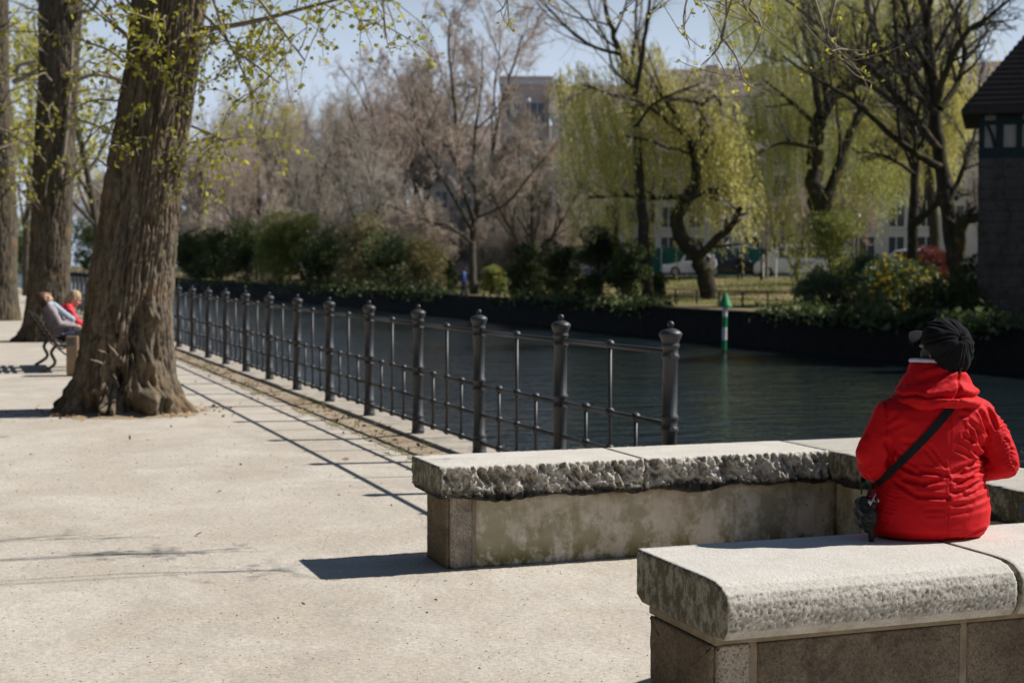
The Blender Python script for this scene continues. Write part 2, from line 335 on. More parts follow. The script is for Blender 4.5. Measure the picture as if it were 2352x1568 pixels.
class MB:
    """collects geometry for one mesh"""
    def __init__(s): s.v = []; s.f = []; s.n = 0; s.mi = []
    def add(s, v, f, mi=0):
        v = np.asarray(v, float); s.v.append(v)
        for q in f: s.f.append(tuple(i+s.n for i in q)); s.mi.append(mi)
        s.n += len(v); return s
    def box(s, x0, x1, y0, y1, z0, z1, rot=None, mi=0, bev=0.0):
        if bev > 0:
            b = min(bev, (x1-x0)/2.1, (y1-y0)/2.1, (z1-z0)/2.1)
            P = []
            for z, i in ((z0, b), (z0+b, 0), (z1-b, 0), (z1, b)):
                for cx, cy, sx, sy in ((x0, y0, 1, 1), (x1, y0, -1, 1), (x1, y1, -1, -1), (x0, y1, 1, -1)):
                    e = b
                    if sx*sy > 0: P += [(cx+sx*i, cy+sy*(e+i*0.4), z), (cx+sx*(e+i*0.4), cy+sy*i, z)]
                    else: P += [(cx+sx*(e+i*0.4), cy+sy*i, z), (cx+sx*i, cy+sy*(e+i*0.4), z)]
            Fc = []
            for r in range(3):
                for k in range(8): Fc.append((r*8+k, r*8+(k+1) % 8, (r+1)*8+(k+1) % 8, (r+1)*8+k))
            Fc.append(tuple(range(7, -1, -1))); Fc.append(tuple(range(24, 32)))
            v = np.array(P)
        else:
            v = np.array([(x, y, z) for z in (z0, z1) for (x, y) in ((x0, y0), (x1, y0), (x1, y1), (x0, y1))])
            Fc = [(3, 2, 1, 0), (4, 5, 6, 7), (0, 1, 5, 4), (1, 2, 6, 5), (2, 3, 7, 6), (3, 0, 4, 7)]
        if rot is not None: v = v @ np.array(rot).T
        return s.add(v, Fc, mi)
    def tube(s, pts, r, n=8, cap=True, mi=0):
        v, f = tube_arrays(np.asarray(pts, float), np.asarray(r, float)*np.ones(len(pts)), n)
        s.add(v, f, mi)
        if cap:
            k = len(pts); b = s.n-len(v)
            s.f.append(tuple(b+i for i in range(n-1, -1, -1))); s.mi.append(mi)
            s.f.append(tuple(b+(k-1)*n+i for i in range(n))); s.mi.append(mi)
        return s
    def lathe(s, prof, c=(0, 0, 0), n=16, flute=0, fr=(0, 0), fd=0.0, mi=0):
        V = []
        for r, z in prof:
            for k in range(n):
                a = 2*pi*k/n; rr = r
                if flute and fr[0] <= z <= fr[1] and k % 2: rr = r-fd
                V.append((c[0]+rr*cos(a), c[1]+rr*sin(a), c[2]+z))
        Fc = []
        for i in range(len(prof)-1):
            for k in range(n): Fc.append((i*n+k, i*n+(k+1) % n, (i+1)*n+(k+1) % n, (i+1)*n+k))
        Fc.append(tuple(range(n-1, -1, -1))); Fc.append(tuple((len(prof)-1)*n+k for k in range(n)))
        return s.add(V, Fc, mi)
    def ell(s, c, r, nu=16, nv=10, rot=None, mi=0):
        V = [(0, 0, -1)]
        for i in range(1, nv):
            t = -pi/2+pi*i/nv
            for k in range(nu): a = 2*pi*k/nu; V.append((cos(t)*cos(a), cos(t)*sin(a), sin(t)))
        V.append((0, 0, 1)); V = np.array(V)*np.array(r)
        if rot is not None: V = V @ np.array(rot).T
        V = V+np.array(c); Fc = []
        for k in range(nu): Fc.append((0, 1+(k+1) % nu, 1+k))
        for i in range(nv-2):
            for k in range(nu): a = 1+i*nu; Fc.append((a+k, a+(k+1) % nu, a+nu+(k+1) % nu, a+nu+k))
        L = len(V)-1; a = 1+(nv-2)*nu
        for k in range(nu): Fc.append((a+k, a+(k+1) % nu, L))
        return s.add(V, Fc, mi)
    def limb(s, pts, r, n=12):
        """closed tapering limb with rounded ends"""
        p = [np.array(q, float) for q in pts]; r = list(r)
        d0 = p[0]-p[1]; d0 /= np.linalg.norm(d0); d1 = p[-1]-p[-2]; d1 /= np.linalg.norm(d1)
        P = [p[0]+d0*r[0], p[0]+d0*r[0]*0.85, p[0]+d0*r[0]*0.5]+p+[p[-1]+d1*r[-1]*0.5, p[-1]+d1*r[-1]*0.85, p[-1]+d1*r[-1]]
        RR = [r[0]*0.05, r[0]*0.52, r[0]*0.86]+r+[r[-1]*0.86, r[-1]*0.52, r[-1]*0.05]
        return s.tube(P, RR, n)
    def loft(s, rings, n=40):
        """rings: (cx,cy,cz,a,b,exponent)"""
        V = []
        for (cx, cy, cz, a, b, e) in rings:
            for k in range(n):
                t = 2*pi*k/n; c, q = cos(t), sin(t)
                V.append((cx+a*math.copysign(abs(c)**(2/e), c), cy+b*math.copysign(abs(q)**(2/e), q), cz))
        Fc = []
        for i in range(len(rings)-1):
            for k in range(n): Fc.append((i*n+k, i*n+(k+1) % n, (i+1)*n+(k+1) % n, (i+1)*n+k))
        Fc.append(tuple(range(n-1, -1, -1))); Fc.append(tuple((len(rings)-1)*n+k for k in range(n)))
        return s.add(V, Fc)
    def mesh(s, name):
        me = bpy.data.meshes.new(name)
        V = np.concatenate(s.v) if s.v else np.zeros((0, 3))
        me.from_pydata(V.tolist(), [], s.f); 
        if any(s.mi): me.polygons.foreach_set('material_index', s.mi)
        me.update(); return me
    def build(s, name, mats, parent=None, smooth=False, loc=None):
        return link(name, s.mesh(name), parent, smooth, mats, loc)

def tube_arrays(P, R, n):
    k = len(P); T = np.gradient(P, axis=0) if k > 2 else np.repeat([P[1]-P[0]], 2, 0)
    T /= (np.linalg.norm(T, axis=1)[:, None]+1e-9)
    ref = np.array([0.0, 0, 1]) if abs(T[0][2]) < 0.9 else np.array([1.0, 0, 0])
    A = np.cross(T, ref); nn = np.linalg.norm(A, axis=1)[:, None]; A = np.where(nn > 1e-3, A/(nn+1e-9), np.array([1.0, 0, 0]))
    for i in range(1, k):
        a = A[i-1]-T[i]*np.dot(A[i-1], T[i]); q = np.linalg.norm(a)
        if q > 1e-6: A[i] = a/q
    B = np.cross(T, A); t = np.arange(n)*2*pi/n
    V = P[:, None, :]+R[:, None, None]*(np.cos(t)[None, :, None]*A[:, None, :]+np.sin(t)[None, :, None]*B[:, None, :])
    V = V.reshape(-1, 3); f = [(i*n+j, i*n+(j+1) % n, (i+1)*n+(j+1) % n, (i+1)*n+j) for i in range(k-1) for j in range(n)]
    return V, f
_fc = {}
def quads_mesh(name, V, F4, smooth=False):
    me = bpy.data.meshes.new(name); nv, nf = len(V), len(F4)
    me.vertices.add(nv); me.vertices.foreach_set('co', np.ascontiguousarray(V, dtype=np.float32).ravel())
    me.loops.add(nf*4); me.loops.foreach_set('vertex_index', np.ascontiguousarray(F4, dtype=np.int32).ravel())
    me.polygons.add(nf); me.polygons.foreach_set('loop_start', np.arange(0, nf*4, 4, dtype=np.int32))
    me.polygons.foreach_set('loop_total', np.full(nf, 4, dtype=np.int32))
    if smooth: me.polygons.foreach_set('use_smooth', np.ones(nf, dtype=bool))
    me.update(calc_edges=True); return me
def tubes_mesh(name, lines, n=6):
    """lines: list of (pts, radii); one mesh"""
    VV = []; FF = []; off = 0
    for P, R in lines:
        P = np.asarray(P, float); k = len(P)
        if (k, n) not in _fc:
            _fc[(k, n)] = np.array([(i*n+j, i*n+(j+1) % n, (i+1)*n+(j+1) % n, (i+1)*n+j) for i in range(k-1) for j in range(n)])
        T = np.gradient(P, axis=0); T /= (np.linalg.norm(T, axis=1)[:, None]+1e-9)
        m = T.mean(0); ref = np.array([0.0, 0, 1]) if abs(m[2]) < 0.8 else np.array([1.0, 0.1, 0])
        A = np.cross(T, ref); A /= (np.linalg.norm(A, axis=1)[:, None]+1e-9); B = np.cross(T, A)
        t = np.arange(n)*2*pi/n; R = np.asarray(R, float)*np.ones(k)
        V = P[:, None, :]+R[:, None, None]*(np.cos(t)[None, :, None]*A[:, None, :]+np.sin(t)[None, :, None]*B[:, None, :])
        VV.append(V.reshape(-1, 3)); FF.append(_fc[(k, n)]+off); off += k*n
    return quads_mesh(name, np.concatenate(VV), np.concatenate(FF), True)
def leaves_mesh(name, P, size, rng, aspect=0.5, dirs=None, droop=0.0, sj=0.5):
    """one small folded rhombus per point"""
    P = np.asarray(P, float); n = len(P)
    d = rng.normal(size=(n, 3)) if dirs is None else np.asarray(dirs)+rng.normal(size=(n, 3))*0.45
    d[:, 2] -= droop; d /= np.linalg.norm(d, axis=1)[:, None]+1e-9
    u = np.cross(d, rng.normal(size=(n, 3))); u /= np.linalg.norm(u, axis=1)[:, None]+1e-9
    s = size*(1+sj*(rng.rand(n)-0.5)*2)[:, None]
    V = np.stack([P, P+d*s*0.45+u*s*aspect*0.5, P+d*s, P+d*s*0.45-u*s*aspect*0.5], 1).reshape(-1, 3)
    return quads_mesh(name, V, np.arange(n*4).reshape(-1, 4))

def evalmesh(me, mods):
    o = bpy.data.objects.new('tmp', me); COL.objects.link(o)
    for typ, kw in mods:
        m = o.modifiers.new('m', typ)
        for k, v in kw.items(): setattr(m, k, v)
    dg = bpy.context.evaluated_depsgraph_get(); dg.update()
    r = bpy.data.meshes.new_from_object(o.evaluated_get(dg)); bpy.data.objects.remove(o); return r
def fuse(mb, voxel, smooth=4, name='body'):
    return evalmesh(mb.mesh(name), [('REMESH', dict(mode='VOXEL', voxel_size=voxel)), ('SMOOTH', dict(factor=0.5, iterations=smooth))])
def catmull(P, m=4):
    P = np.asarray(P, float); 
    if len(P) < 3: return np.array([P[0]+(P[-1]-P[0])*t for t in np.linspace(0, 1, m+1)])
    Q = np.vstack([2*P[0]-P[1], P, 2*P[-1]-P[-2]]); out = []
    for i in range(1, len(Q)-2):
        for j in range(m):
            t = j/m; p0, p1, p2, p3 = Q[i-1:i+3]
            out.append(0.5*((2*p1)+(-p0+p2)*t+(2*p0-5*p1+4*p2-p3)*t*t+(-p0+3*p1-3*p2+p3)*t**3))
    out.append(P[-1]); return np.array(out)
def nz(v): return v/(np.linalg.norm(v)+1e-9)

# ------------------------------------------------------------------ terrain
WZ = -1.2
def gz(x):
    if x < 30: return 0.0
    return min(1.0, (x-30)/17.0)
XR = [-200, -60, -20, -6, 0, 3.3, 4.40, 4.42, 27.0, 27.02, 30, 36, 42, 47, 80, 200, 700]
ZR = [0, 0, 0, 0, 0, 0, 0, -3, -3, 0, 0, 0.353, 0.706, 1.0, 1.0, 1.0, 1.0]
YR = [-60, -10, 0, 5, 10, 20, 40, 80, 160, 300, 900]
V = [(x, y, z) for y in YR for x, z in zip(XR, ZR)]; nx = len(XR)
Fg = [(j*nx+i, j*nx+i+1, (j+1)*nx+i+1, (j+1)*nx+i) for j in range(len(YR)-1) for i in range(nx-1)]
me = bpy.data.meshes.new('ground'); me.from_pydata(V, [], Fg)
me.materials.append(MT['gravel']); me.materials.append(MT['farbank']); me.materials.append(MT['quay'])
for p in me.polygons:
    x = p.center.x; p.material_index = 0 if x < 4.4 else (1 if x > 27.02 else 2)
tag(link('ground', me), kind='structure')
tag(MB().box(4.43, 26.99, -60, 880, WZ-0.02, WZ).build('water', 'water'), kind='structure')
# bastion under the seating bay (projects over the water)
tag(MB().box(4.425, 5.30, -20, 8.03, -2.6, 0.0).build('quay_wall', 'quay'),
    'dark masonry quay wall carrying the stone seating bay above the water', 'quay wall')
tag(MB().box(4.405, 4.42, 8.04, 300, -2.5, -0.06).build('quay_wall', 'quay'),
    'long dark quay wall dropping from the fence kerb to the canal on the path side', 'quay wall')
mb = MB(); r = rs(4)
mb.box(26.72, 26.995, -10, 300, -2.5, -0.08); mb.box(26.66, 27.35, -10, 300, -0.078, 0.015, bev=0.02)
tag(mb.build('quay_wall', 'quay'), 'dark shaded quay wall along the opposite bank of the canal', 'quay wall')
# kerb under the fence, slabs of 1.2 m
mb = MB(); y = 8.05; r = rs(5)
while y < 120:
    L = 1.15+r.rand()*0.25; dz = (r.rand()-0.5)*0.01
    mb.box(3.93+r.rand()*0.015, 4.43, y, y+L-0.012, -0.2, 0.045+dz, bev=0.012); y += L
tag(mb.build('kerb', 'kerb'), kind='structure')
# leaf litter verge between path and kerb
def ragged(name, x0, x1, y0, y1, z, mat, amp, step=0.25, seed=1):
    r = rs(seed); V = []; Fc = []; n = int((y1-y0)/step)
    for i in range(n+1):
        y = y0+(y1-y0)*i/n
        e = amp*(mnoise.noise(Vector((y*1.3, seed, 0)))+0.5*mnoise.noise(Vector((y*5, seed, 3))))
        V += [(x0+e, y, z), ((x0+e+x1)/2, y, z+0.012), (x1, y, z+0.02)]
    for i in range(n): a = i*3; Fc += [(a, a+1, a+4, a+3), (a+1, a+2, a+5, a+4)]
    m = bpy.data.meshes.new(name); m.from_pydata(V, [], Fc)
    return link(name, m, None, True, mat)
tag(ragged('verge', 3.58, 3.935, 8.0, 110, 0.004, 'dirt', 0.16, 0.12, 3), kind='structure')
# ground zones on the far bank
def sheet(name, pts, mat, dz):
    V = [(x, y, gz(x)+dz) for x, y in pts]; m = bpy.data.meshes.new(name)
    k = len(pts)//2; m.from_pydata(V, [], [(i, i+1, k*2-2-i, k*2-1-i) for i in range(k-1)]); return tag(link(name, m, None, False, mat), kind='structure')
sheet('lawn', [(29.2, 40), (33, 40), (40, 40), (47, 40), (47, 150), (40, 150), (33, 150), (29.2, 150)], 'lawn', 0.004)
sheet('footpath', [(33.4, 40), (35, 40), (37.2, 40), (37.2, 150), (35, 150), (33.4, 150)], 'farbank', 0.008)

# ------------------------------------------------------------------ stone benches
def stone_run(name, x0, x1, prof, mat, parent, nx=None, amp=0.004, freq=60, step=0.0085, deep=0.0, edge=0.0, seed=0, along='x', ragged_bottom=0.0, endround=0.012):
    """a stone lofted along its length from a closed (y,z) profile; rough side faces, smooth top"""
    # resample profile
    P = []
    for i in range(len(prof)):
        a = np.array(prof[i]); b = np.array(prof[(i+1) % len(prof)]); L = np.linalg.norm(b-a); k = max(1, int(L/step)) if L < 0.45 else max(1, int(L/0.03))
        for j in range(k): P.append(a+(b-a)*j/k)
    P = np.array(P); m = len(P); nx = nx or max(2, int(abs(x1-x0)/(step*1.05)))
    c = P.mean(0); nxt = np.roll(P, -1, 0); prv = np.roll(P, 1, 0); T = nxt-prv; Nn = np.stack([T[:, 1], -T[:, 0]], 1); Nn /= np.linalg.norm(Nn, axis=1)[:, None]+1e-9
    if ((Nn*(P-c)).sum(1)).mean() < 0: Nn = -Nn
    zt = P[:, 1].max(); zb = P[:, 1].min(); V = []; pit = []
    for i in range(nx+1):
        t = i/nx; x = x0+(x1-x0)*t
        e = min(abs(x-x0), abs(x1-x)); sh = -endround*max(0, 1-e/endround)**2 if e < endround else 0
        for j in range(m):
            y, z = P[j]; ny, nzv = Nn[j]
            side = 1.0 if abs(ny) > 0.8 else (0.5 if nzv > 0.2 and z < zt-0.004 else 0.12)
            q = Vector((x, y, z))+Vector((seed*7.1, 0, 0))
            f = mnoise.noise(q*freq)+0.6*mnoise.noise(q*freq*2.1)
            d = amp*f*side; pv = max(0.0, -f*1.3)*min(1, side)
            if deep and side >= 0.5:
                sx = q.x+0.55*q.z; g = 0.5*mnoise.noise(Vector((sx*9, q.y*9, q.z*11)))+0.9*(0.30-abs(mnoise.noise(Vector((sx*19, q.y*19, q.z*12)))))+0.8*(0.28-abs(mnoise.noise(Vector((sx*41, q.y*41, q.z*27+5)))))+0.35*mnoise.noise(Vector((q.x*85, q.y*85, q.z*85)))
                d += deep*g; pv = max(0, min(1, 0.22-g*1.9))
            d += sh
            zz = z+nzv*d
            if ragged_bottom and z < zb+0.03: zz += ragged_bottom*mnoise.noise(Vector((x*3.5, seed, 0)))-ragged_bottom*0.5*abs(mnoise.noise(Vector((x*14, seed, 1))))
            V.append((x, y+ny*d, zz)); pit.append(min(1, pv))
    V = np.array(V); Fc = []
    for i in range(nx):
        for j in range(m): Fc.append((i*m+j, i*m+(j+1) % m, (i+1)*m+(j+1) % m, (i+1)*m+j))
    # end faces: gridded so they can be rough too
    for en, xi in ((0, x0), (1, x1)):
        b = len(V); cap = [V[(nx*m if en else 0)+j] for j in range(m)]
        rings = 7; cc = np.array([xi, c[0], c[1]]); NV = []
        for rr in range(1, rings):
            for j in range(m):
                p = cap[j]+(cc-cap[j])*rr/rings; q = Vector(p)+Vector((seed*3.3, 5, 0))
                p = p+np.array([(1 if en else -1)*(amp*0.9*mnoise.noise(q*40)), 0, 0]); NV.append(p); pit.append(0)
        NV.append(cc); pit.append(0); V = np.vstack([V, np.array(NV)])
        first = [(nx*m if en else 0)+j for j in range(m)]; prev = first
        for rr in range(1, rings):
            cur = [b+(rr-1)*m+j for j in range(m)]
            for j in range(m): Fc.append((prev[j], prev[(j+1) % m], cur[(j+1) % m], cur[j]) if en else (prev[(j+1) % m], prev[j], cur[j], cur[(j+1) % m]))
            prev = cur
        ci = b+(rings-1)*m
        for j in range(m): Fc.append((prev[j], prev[(j+1) % m], ci) if en else (prev[(j+1) % m], prev[j], ci))
    if along == 'y': V = np.stack([V[:, 1], V[:, 0], V[:, 2]], 1); Fc = [tuple(reversed(f)) for f in Fc]
    me = bpy.data.meshes.new(name); me.from_pydata(V.tolist(), [], Fc)
    a = me.attributes.new('pit', 'FLOAT', 'POINT'); a.data.foreach_set('value', np.array(pit, dtype=np.float32)[:len(V)])
    me.update(); bm_fix(me)
    return link(name, me, parent, True, mat)
def bm_fix(me):
    import bmesh
    bm = bmesh.new(); bm.from_mesh(me); bmesh.ops.recalc_face_normals(bm, faces=bm.faces); bm.to_mesh(me); bm.free()

H = 0.555
# near bench: rounded front arris, tapering down to the base
profN = [(5.076, H), (5.076, H-0.17), (5.03, 0.362), (4.47, 0.360), (4.40, 0.368), (4.376, 0.40), (4.370, 0.45), (4.374, 0.49), (4.392, 0.520), (4.425, 0.542), (4.47, 0.552), (4.54, H)]
nb = empty('stone_bench', (0, 0, 0), label='foreground granite bench with rounded capstone, carrying the person in red', cat='stone bench')
stone_run('capstone', 2.358, 3.515, profN, 'cap_near', nb, amp=0.0030, freq=100, seed=1, step=0.0055)
stone_run('capstone', 3.525, 4.78, profN, 'cap_near', nb, amp=0.0036, freq=92, seed=2, step=0.0062)
mb = MB(); mb.box(2.375, 4.75, 4.482, 4.995, 0.33, 0.3600, bev=0.004); mb.build('mortar_bed', 'mortar', nb)
stone_run('block', 2.390, 2.510, [(4.478, 0.0), (4.478, 0.328), (4.99, 0.328), (4.99, 0.0)], 'pier_light', nb, amp=0.003, freq=50, seed=3)
stone_run('block', 2.537, 3.36, [(4.483, 0.0), (4.483, 0.328), (4.99, 0.328), (4.99, 0.0)], 'base_near', nb, amp=0.003, freq=45, seed=4)
stone_run('block', 3.385, 4.80, [(4.485, 0.0), (4.485, 0.328), (4.99, 0.328), (4.99, 0.0)], 'base_near', nb, amp=0.003, freq=45, seed=5)
MB().box(2.508, 2.539, 4.49, 4.985, 0, 0.328).build('mortar_joint', 'mortar', nb); MB().box(3.358, 3.387, 4.49, 4.985, 0, 0.328).build('mortar_joint', 'mortar', nb)
stone_run('end_block', 2.372, 2.3895, [(4.50, 0.0), (4.50, 0.327), (4.985, 0.327), (4.985, 0.0)], 'pier_dark', nb, amp=0.006, freq=20, seed=6)

# far bench: rough hewn front, pale rendered base
def profF(y0=7.456): return [(7.994, H), (7.994, 0.40), (7.95, 0.375), (y0+0.06, 0.370), (y0+0.012, 0.385), (y0+0.005, 0.46), (y0, H-0.012), (y0+0.012, H)]
fb = empty('stone_bench', (0, 0, 0), label='stone bench with rough black stained cap and plaster base before the fence end', cat='stone bench')
stone_run('capstone', 2.358, 3.51, profF(), 'cap_far', fb, amp=0.003, freq=60, deep=0.034, seed=7, step=0.007, ragged_bottom=0.03)
stone_run('capstone', 3.518, 4.664, profF(), 'cap_far', fb, amp=0.003, freq=60, deep=0.034, seed=8, step=0.007, ragged_bottom=0.04)
def wavy_box(name, x0, x1, y0, y1, z0, z1, mat, parent, amp=0.004, seed=0):
    return stone_run(name, x0, x1, [(y0, z0), (y0, z1), (y1, z1), (y1, z0)], mat, parent, amp=amp, freq=18, seed=seed, nx=max(4, int((x1-x0)/0.03)))
wavy_box('block', 2.450, 2.575, 7.575, 7.95, 0, 0.41, 'pier_light', fb, 0.004, 9)
wavy_box('end_block', 2.428, 2.4495, 7.59, 7.94, 0, 0.40, 'pier_dark', fb, 0.006, 10)
wavy_box('plaster_base', 2.588, 4.80, 7.58, 7.95, 0, 0.41, 'plaster', fb, 0.002, 11)
MB().box(2.573, 2.590, 7.585, 7.945, 0, 0.41).build('mortar_joint', 'mortar', fb)

# water side parapet of the seating bay
pp = empty('parapet', (0, 0, 0), label='low parapet with graffiti on the water side of the seating bay', cat='parapet')
profP = [(5.215, H), (5.215, 0.40), (5.17, 0.375), (4.74, 0.37), (4.68, 0.385), (4.672, 0.46), (4.667, H-0.012), (4.68, H)]
stone_run('capstone', 5.60, 7.45, profP, 'cap_side', pp, amp=0.003, freq=45, deep=0.010, seed=12, along='y', ragged_bottom=0.03)
stone_run('capstone', 3.60, 5.59, profP, 'cap_side', pp, amp=0.003, freq=45, deep=0.010, seed=13, along='y', ragged_bottom=0.03)
stone_run('capstone', 7.462, 7.994, profP, 'cap_side', pp, amp=0.003, freq=45, deep=0.006, seed=14, along='y')
stone_run('plaster_base', 3.60, 7.985, [(4.805, 0), (4.805, 0.41), (5.16, 0.41), (5.16, 0)], 'plaster', pp, amp=0.002, freq=18, seed=15, along='y', nx=60)
# graffiti strokes on the inner face of the cap
def stroke(mb, pts, w, x, mi=0):
    """flat painted stroke on the plane x=const; pts are (y,z)"""
    for (a, b) in zip(pts[:-1], pts[1:]):
        a = np.array(a); b = np.array(b); d = nz(b-a); q = np.array([-d[1], d[0]])*w/2; a = a-d*w*0.3; b = b+d*w*0.3
        mb.add([(x, *(a+q)), (x, *(b+q)), (x, *(b-q)), (x, *(a-q)), (x+0.02, *(a+q)), (x+0.02, *(b+q)), (x+0.02, *(b-q)), (x+0.02, *(a-q))],
               [(0, 1, 2, 3), (0, 4, 5, 1), (1, 5, 6, 2), (2, 6, 7, 3), (3, 7, 4, 0)], mi)
g = MB(); stroke(g, [(5.75, 0.535), (5.70, 0.47), (5.65, 0.535)], 0.016, 4.6485); g.build('graffiti_stroke', 'tgreen', pp)
g = MB(); r = rs(8)
V = [(4.656, 5.70+0.085*cos(a)*(1+0.1*r.rand()), 0.475+0.06*sin(a)*(1+0.1*r.rand())) for a in np.linspace(0, 2*pi, 22)[:-1]]
V2 = [(4.68, y, z) for _, y, z in V]
g.add(V+V2, [tuple(range(21))]+[(i, (i+1) % 21, 21+(i+1) % 21, 21+i) for i in range(21)]); g.build('graffiti_patch', 'tblue', pp)
g = MB(); stroke(g, [(7.10, 0.41), (7.10, 0.50), (7.02, 0.52), (6.98, 0.46)], 0.018, 4.652); g.build('graffiti_stroke', 'tgreen', pp); g = MB(); stroke(g, [(6.88, 0.43), (6.80, 0.43)], 0.03, 4.654); g.build('graffiti_stroke', 'tgreen', pp)

# ------------------------------------------------------------------ iron fence
FX, FY0, FS = 4.067, 8.29, 1.761
fence = empty('iron_fence', (FX, FY0, 0.045), label='long grey cast iron railing with round posts and ball joints running along the canal edge', cat='fence')
PO = [(0.0, 0), (0.060, 0), (0.060, 0.03), (0.056, 0.035), (0.056, 0.10), (0.060, 0.11), (0.060, 0.125), (0.050, 0.135), (0.056, 0.15), (0.056, 0.165), (0.047, 0.175),
      (0.046, 0.52), (0.055, 0.53), (0.055, 0.55), (0.048, 0.557), (0.048, 0.595), (0.055, 0.602), (0.055, 0.622), (0.046, 0.632), (0.046, 0.965),
      (0.054, 0.972), (0.054, 0.99), (0.047, 0.998), (0.047, 1.03), (0.055, 1.04), (0.055, 1.052), (0.049, 1.06), (0.055, 1.075), (0.066, 1.10), (0.070, 1.115), (0.068, 1.125), (0.050, 1.14), (0.022, 1.15), (0.010, 1.152)]
FI = [(0.0, 1.148), (0.012, 1.150), (0.010, 1.158), (0.018, 1.164), (0.0215, 1.174), (0.018, 1.186), (0.010, 1.193), (0.001, 1.196)]
post_me = MB().lathe(PO, n=28, flute=1, fr=(0.2, 0.96), fd=0.004).mesh('post'); fin_me = MB().lathe(FI, n=14).mesh('finial')
post_me.polygons.foreach_set('use_smooth', [True]*len(post_me.polygons))
for m_ in (post_me, fin_me): m_.materials.append(MT['iron'])
rail_mb = MB(); L = FS
for z, rr in ((1.015, 0.018), (0.575, 0.0165), (0.335, 0.0155), (0.105, 0.0155)): rail_mb.tube([(0, 0.04, z), (0, L-0.04, z)], rr, 10)
rail_me = rail_mb.mesh('rails')
def knob(mb, y, z, r=0.031, l=1.0): mb.ell((0, y, z), (r, r*l, r), 12, 8)
def knot(mb, y, z):
    knob(mb, y, z, 0.033); 
    for s in (-1, 1): mb.ell((0, y+s*0.032, z), (0.014, 0.010, 0.014), 10, 6)
bal_l = MB(); bal_l.tube([(0, L/2, 0.09), (0, L/2, 1.01)], 0.0135, 8)
knob(bal_l, L/2, 1.024, 0.032); knot(bal_l, L/2, 0.578)
for s in (-1, 1): bal_l.ell((0, L/2+s*0.042, 0.578), (0.020, 0.022, 0.020), 10, 6)
knob(bal_l, L/2, 0.335); knob(bal_l, L/2, 0.105)
bal_s = MB(); bal_s.tube([(0, 0, 0.09), (0, 0, 0.57)], 0.013, 8); knot(bal_s, 0, 0.578); knob(bal_s, 0, 0.335); knob(bal_s, 0, 0.105)
bl_me, bs_me = bal_l.mesh('baluster'), bal_s.mesh('baluster')
for m_ in (rail_me, bl_me, bs_me): m_.materials.append(MT['iron']); m_.polygons.foreach_set('use_smooth', [True]*len(m_.polygons))
fin_me.polygons.foreach_set('use_smooth', [True]*len(fin_me.polygons))
def lift(n): return 0.028*max(0, 1-n/2.2)
for n in range(0, 36):
    po = link('post', post_me, fence, loc=(0, n*FS, lift(n))); link('finial', fin_me, po)
    po.rotation_euler = (radians(0.25*sin(n*2.3)), radians(0.3*sin(n*1.7+1)), n*0.4)
    if n < 35:
        ra = link('rails', rail_me, fence, loc=(0, n*FS, (lift(n)+lift(n+1))/2)); ra.rotation_euler = (atan2(lift(n+1)-lift(n), FS), 0, 0)
        if n < 26:
            link('baluster', bl_me, ra); link('baluster', bs_me, ra, loc=(0, L*0.27, 0)); link('baluster', bs_me, ra, loc=(0, L*0.73, 0))
bolt = MB()
for z in (1.015, 0.335, 0.575): bolt.tube([(-0.012, -0.055, z), (-0.012, -0.066, z)], 0.015, 10)
bolt.tube([(-0.012, -0.045, 1.015), (-0.012, -0.06, 1.015)], 0.021, 12); bolt.build('bolt', 'iron', fence)

# ------------------------------------------------------------------ trees
def grow(r, p, d, L, r0, lvl, K, out):
    k = K['seg'][lvl]; pts = [p]; dd = nz(d); ps = L/k
    for i in range(k):
        dd = nz(dd+r.normal(size=3)*K['wob'][lvl]+np.array([0, 0, K['up'][lvl]])); pts.append(pts[-1]+dd*ps)
    rad = r0*np.linspace(1, K['tip'][lvl], k+1); out[lvl].append((np.array(pts), rad))
    if lvl+1 < K['lv']: sprout(r, pts, rad, L, lvl, K, out)
def sprout(r, pts, rad, L, lvl, K, out, t0=None):
    nch = K['n'][lvl]; k = len(pts)-1; t0 = K['t0'][lvl] if t0 is None else t0
    for c in range(nch):
        t = t0+(1-t0)*(c+r.rand())/nch; i = min(k-1, int(t*k)); f = t*k-i
        q = np.array(pts[i])*(1-f)+np.array(pts[i+1])*f; ax = nz(np.array(pts[i+1])-np.array(pts[i]))
        u = nz(np.cross(ax, r.normal(size=3))); a = radians(K['ang'][lvl])*(0.75+0.5*r.rand())
        nd = ax*cos(a)+u*sin(a); rr = (rad[i]*(1-f)+rad[i+1]*f)*K['rr'][lvl]*(0.8+0.4*r.rand())
        ll = L*K['lr'][lvl]*(0.6+0.8*r.rand())*(1-0.45*t)
        grow(r, q, nd, ll, max(rr, K['rmin']), lvl+1, K, out)
BARE = dict(lv=5, seg=[6, 6, 5, 4, 3], wob=[0.06, 0.13, 0.17, 0.2, 0.2], up=[0.02, 0.10, 0.06, 0.03, 0.02], tip=[0.5, 0.35, 0.35, 0.4, 0.5],
            n=[9, 7, 7, 7, 0], ang=[38, 42, 45, 48, 40], lr=[0.62, 0.55, 0.5, 0.5, 0.5], rr=[0.5, 0.5, 0.5, 0.6, 0.6], t0=[0.3, 0.2, 0.15, 0.1, 0], rmin=0.009)
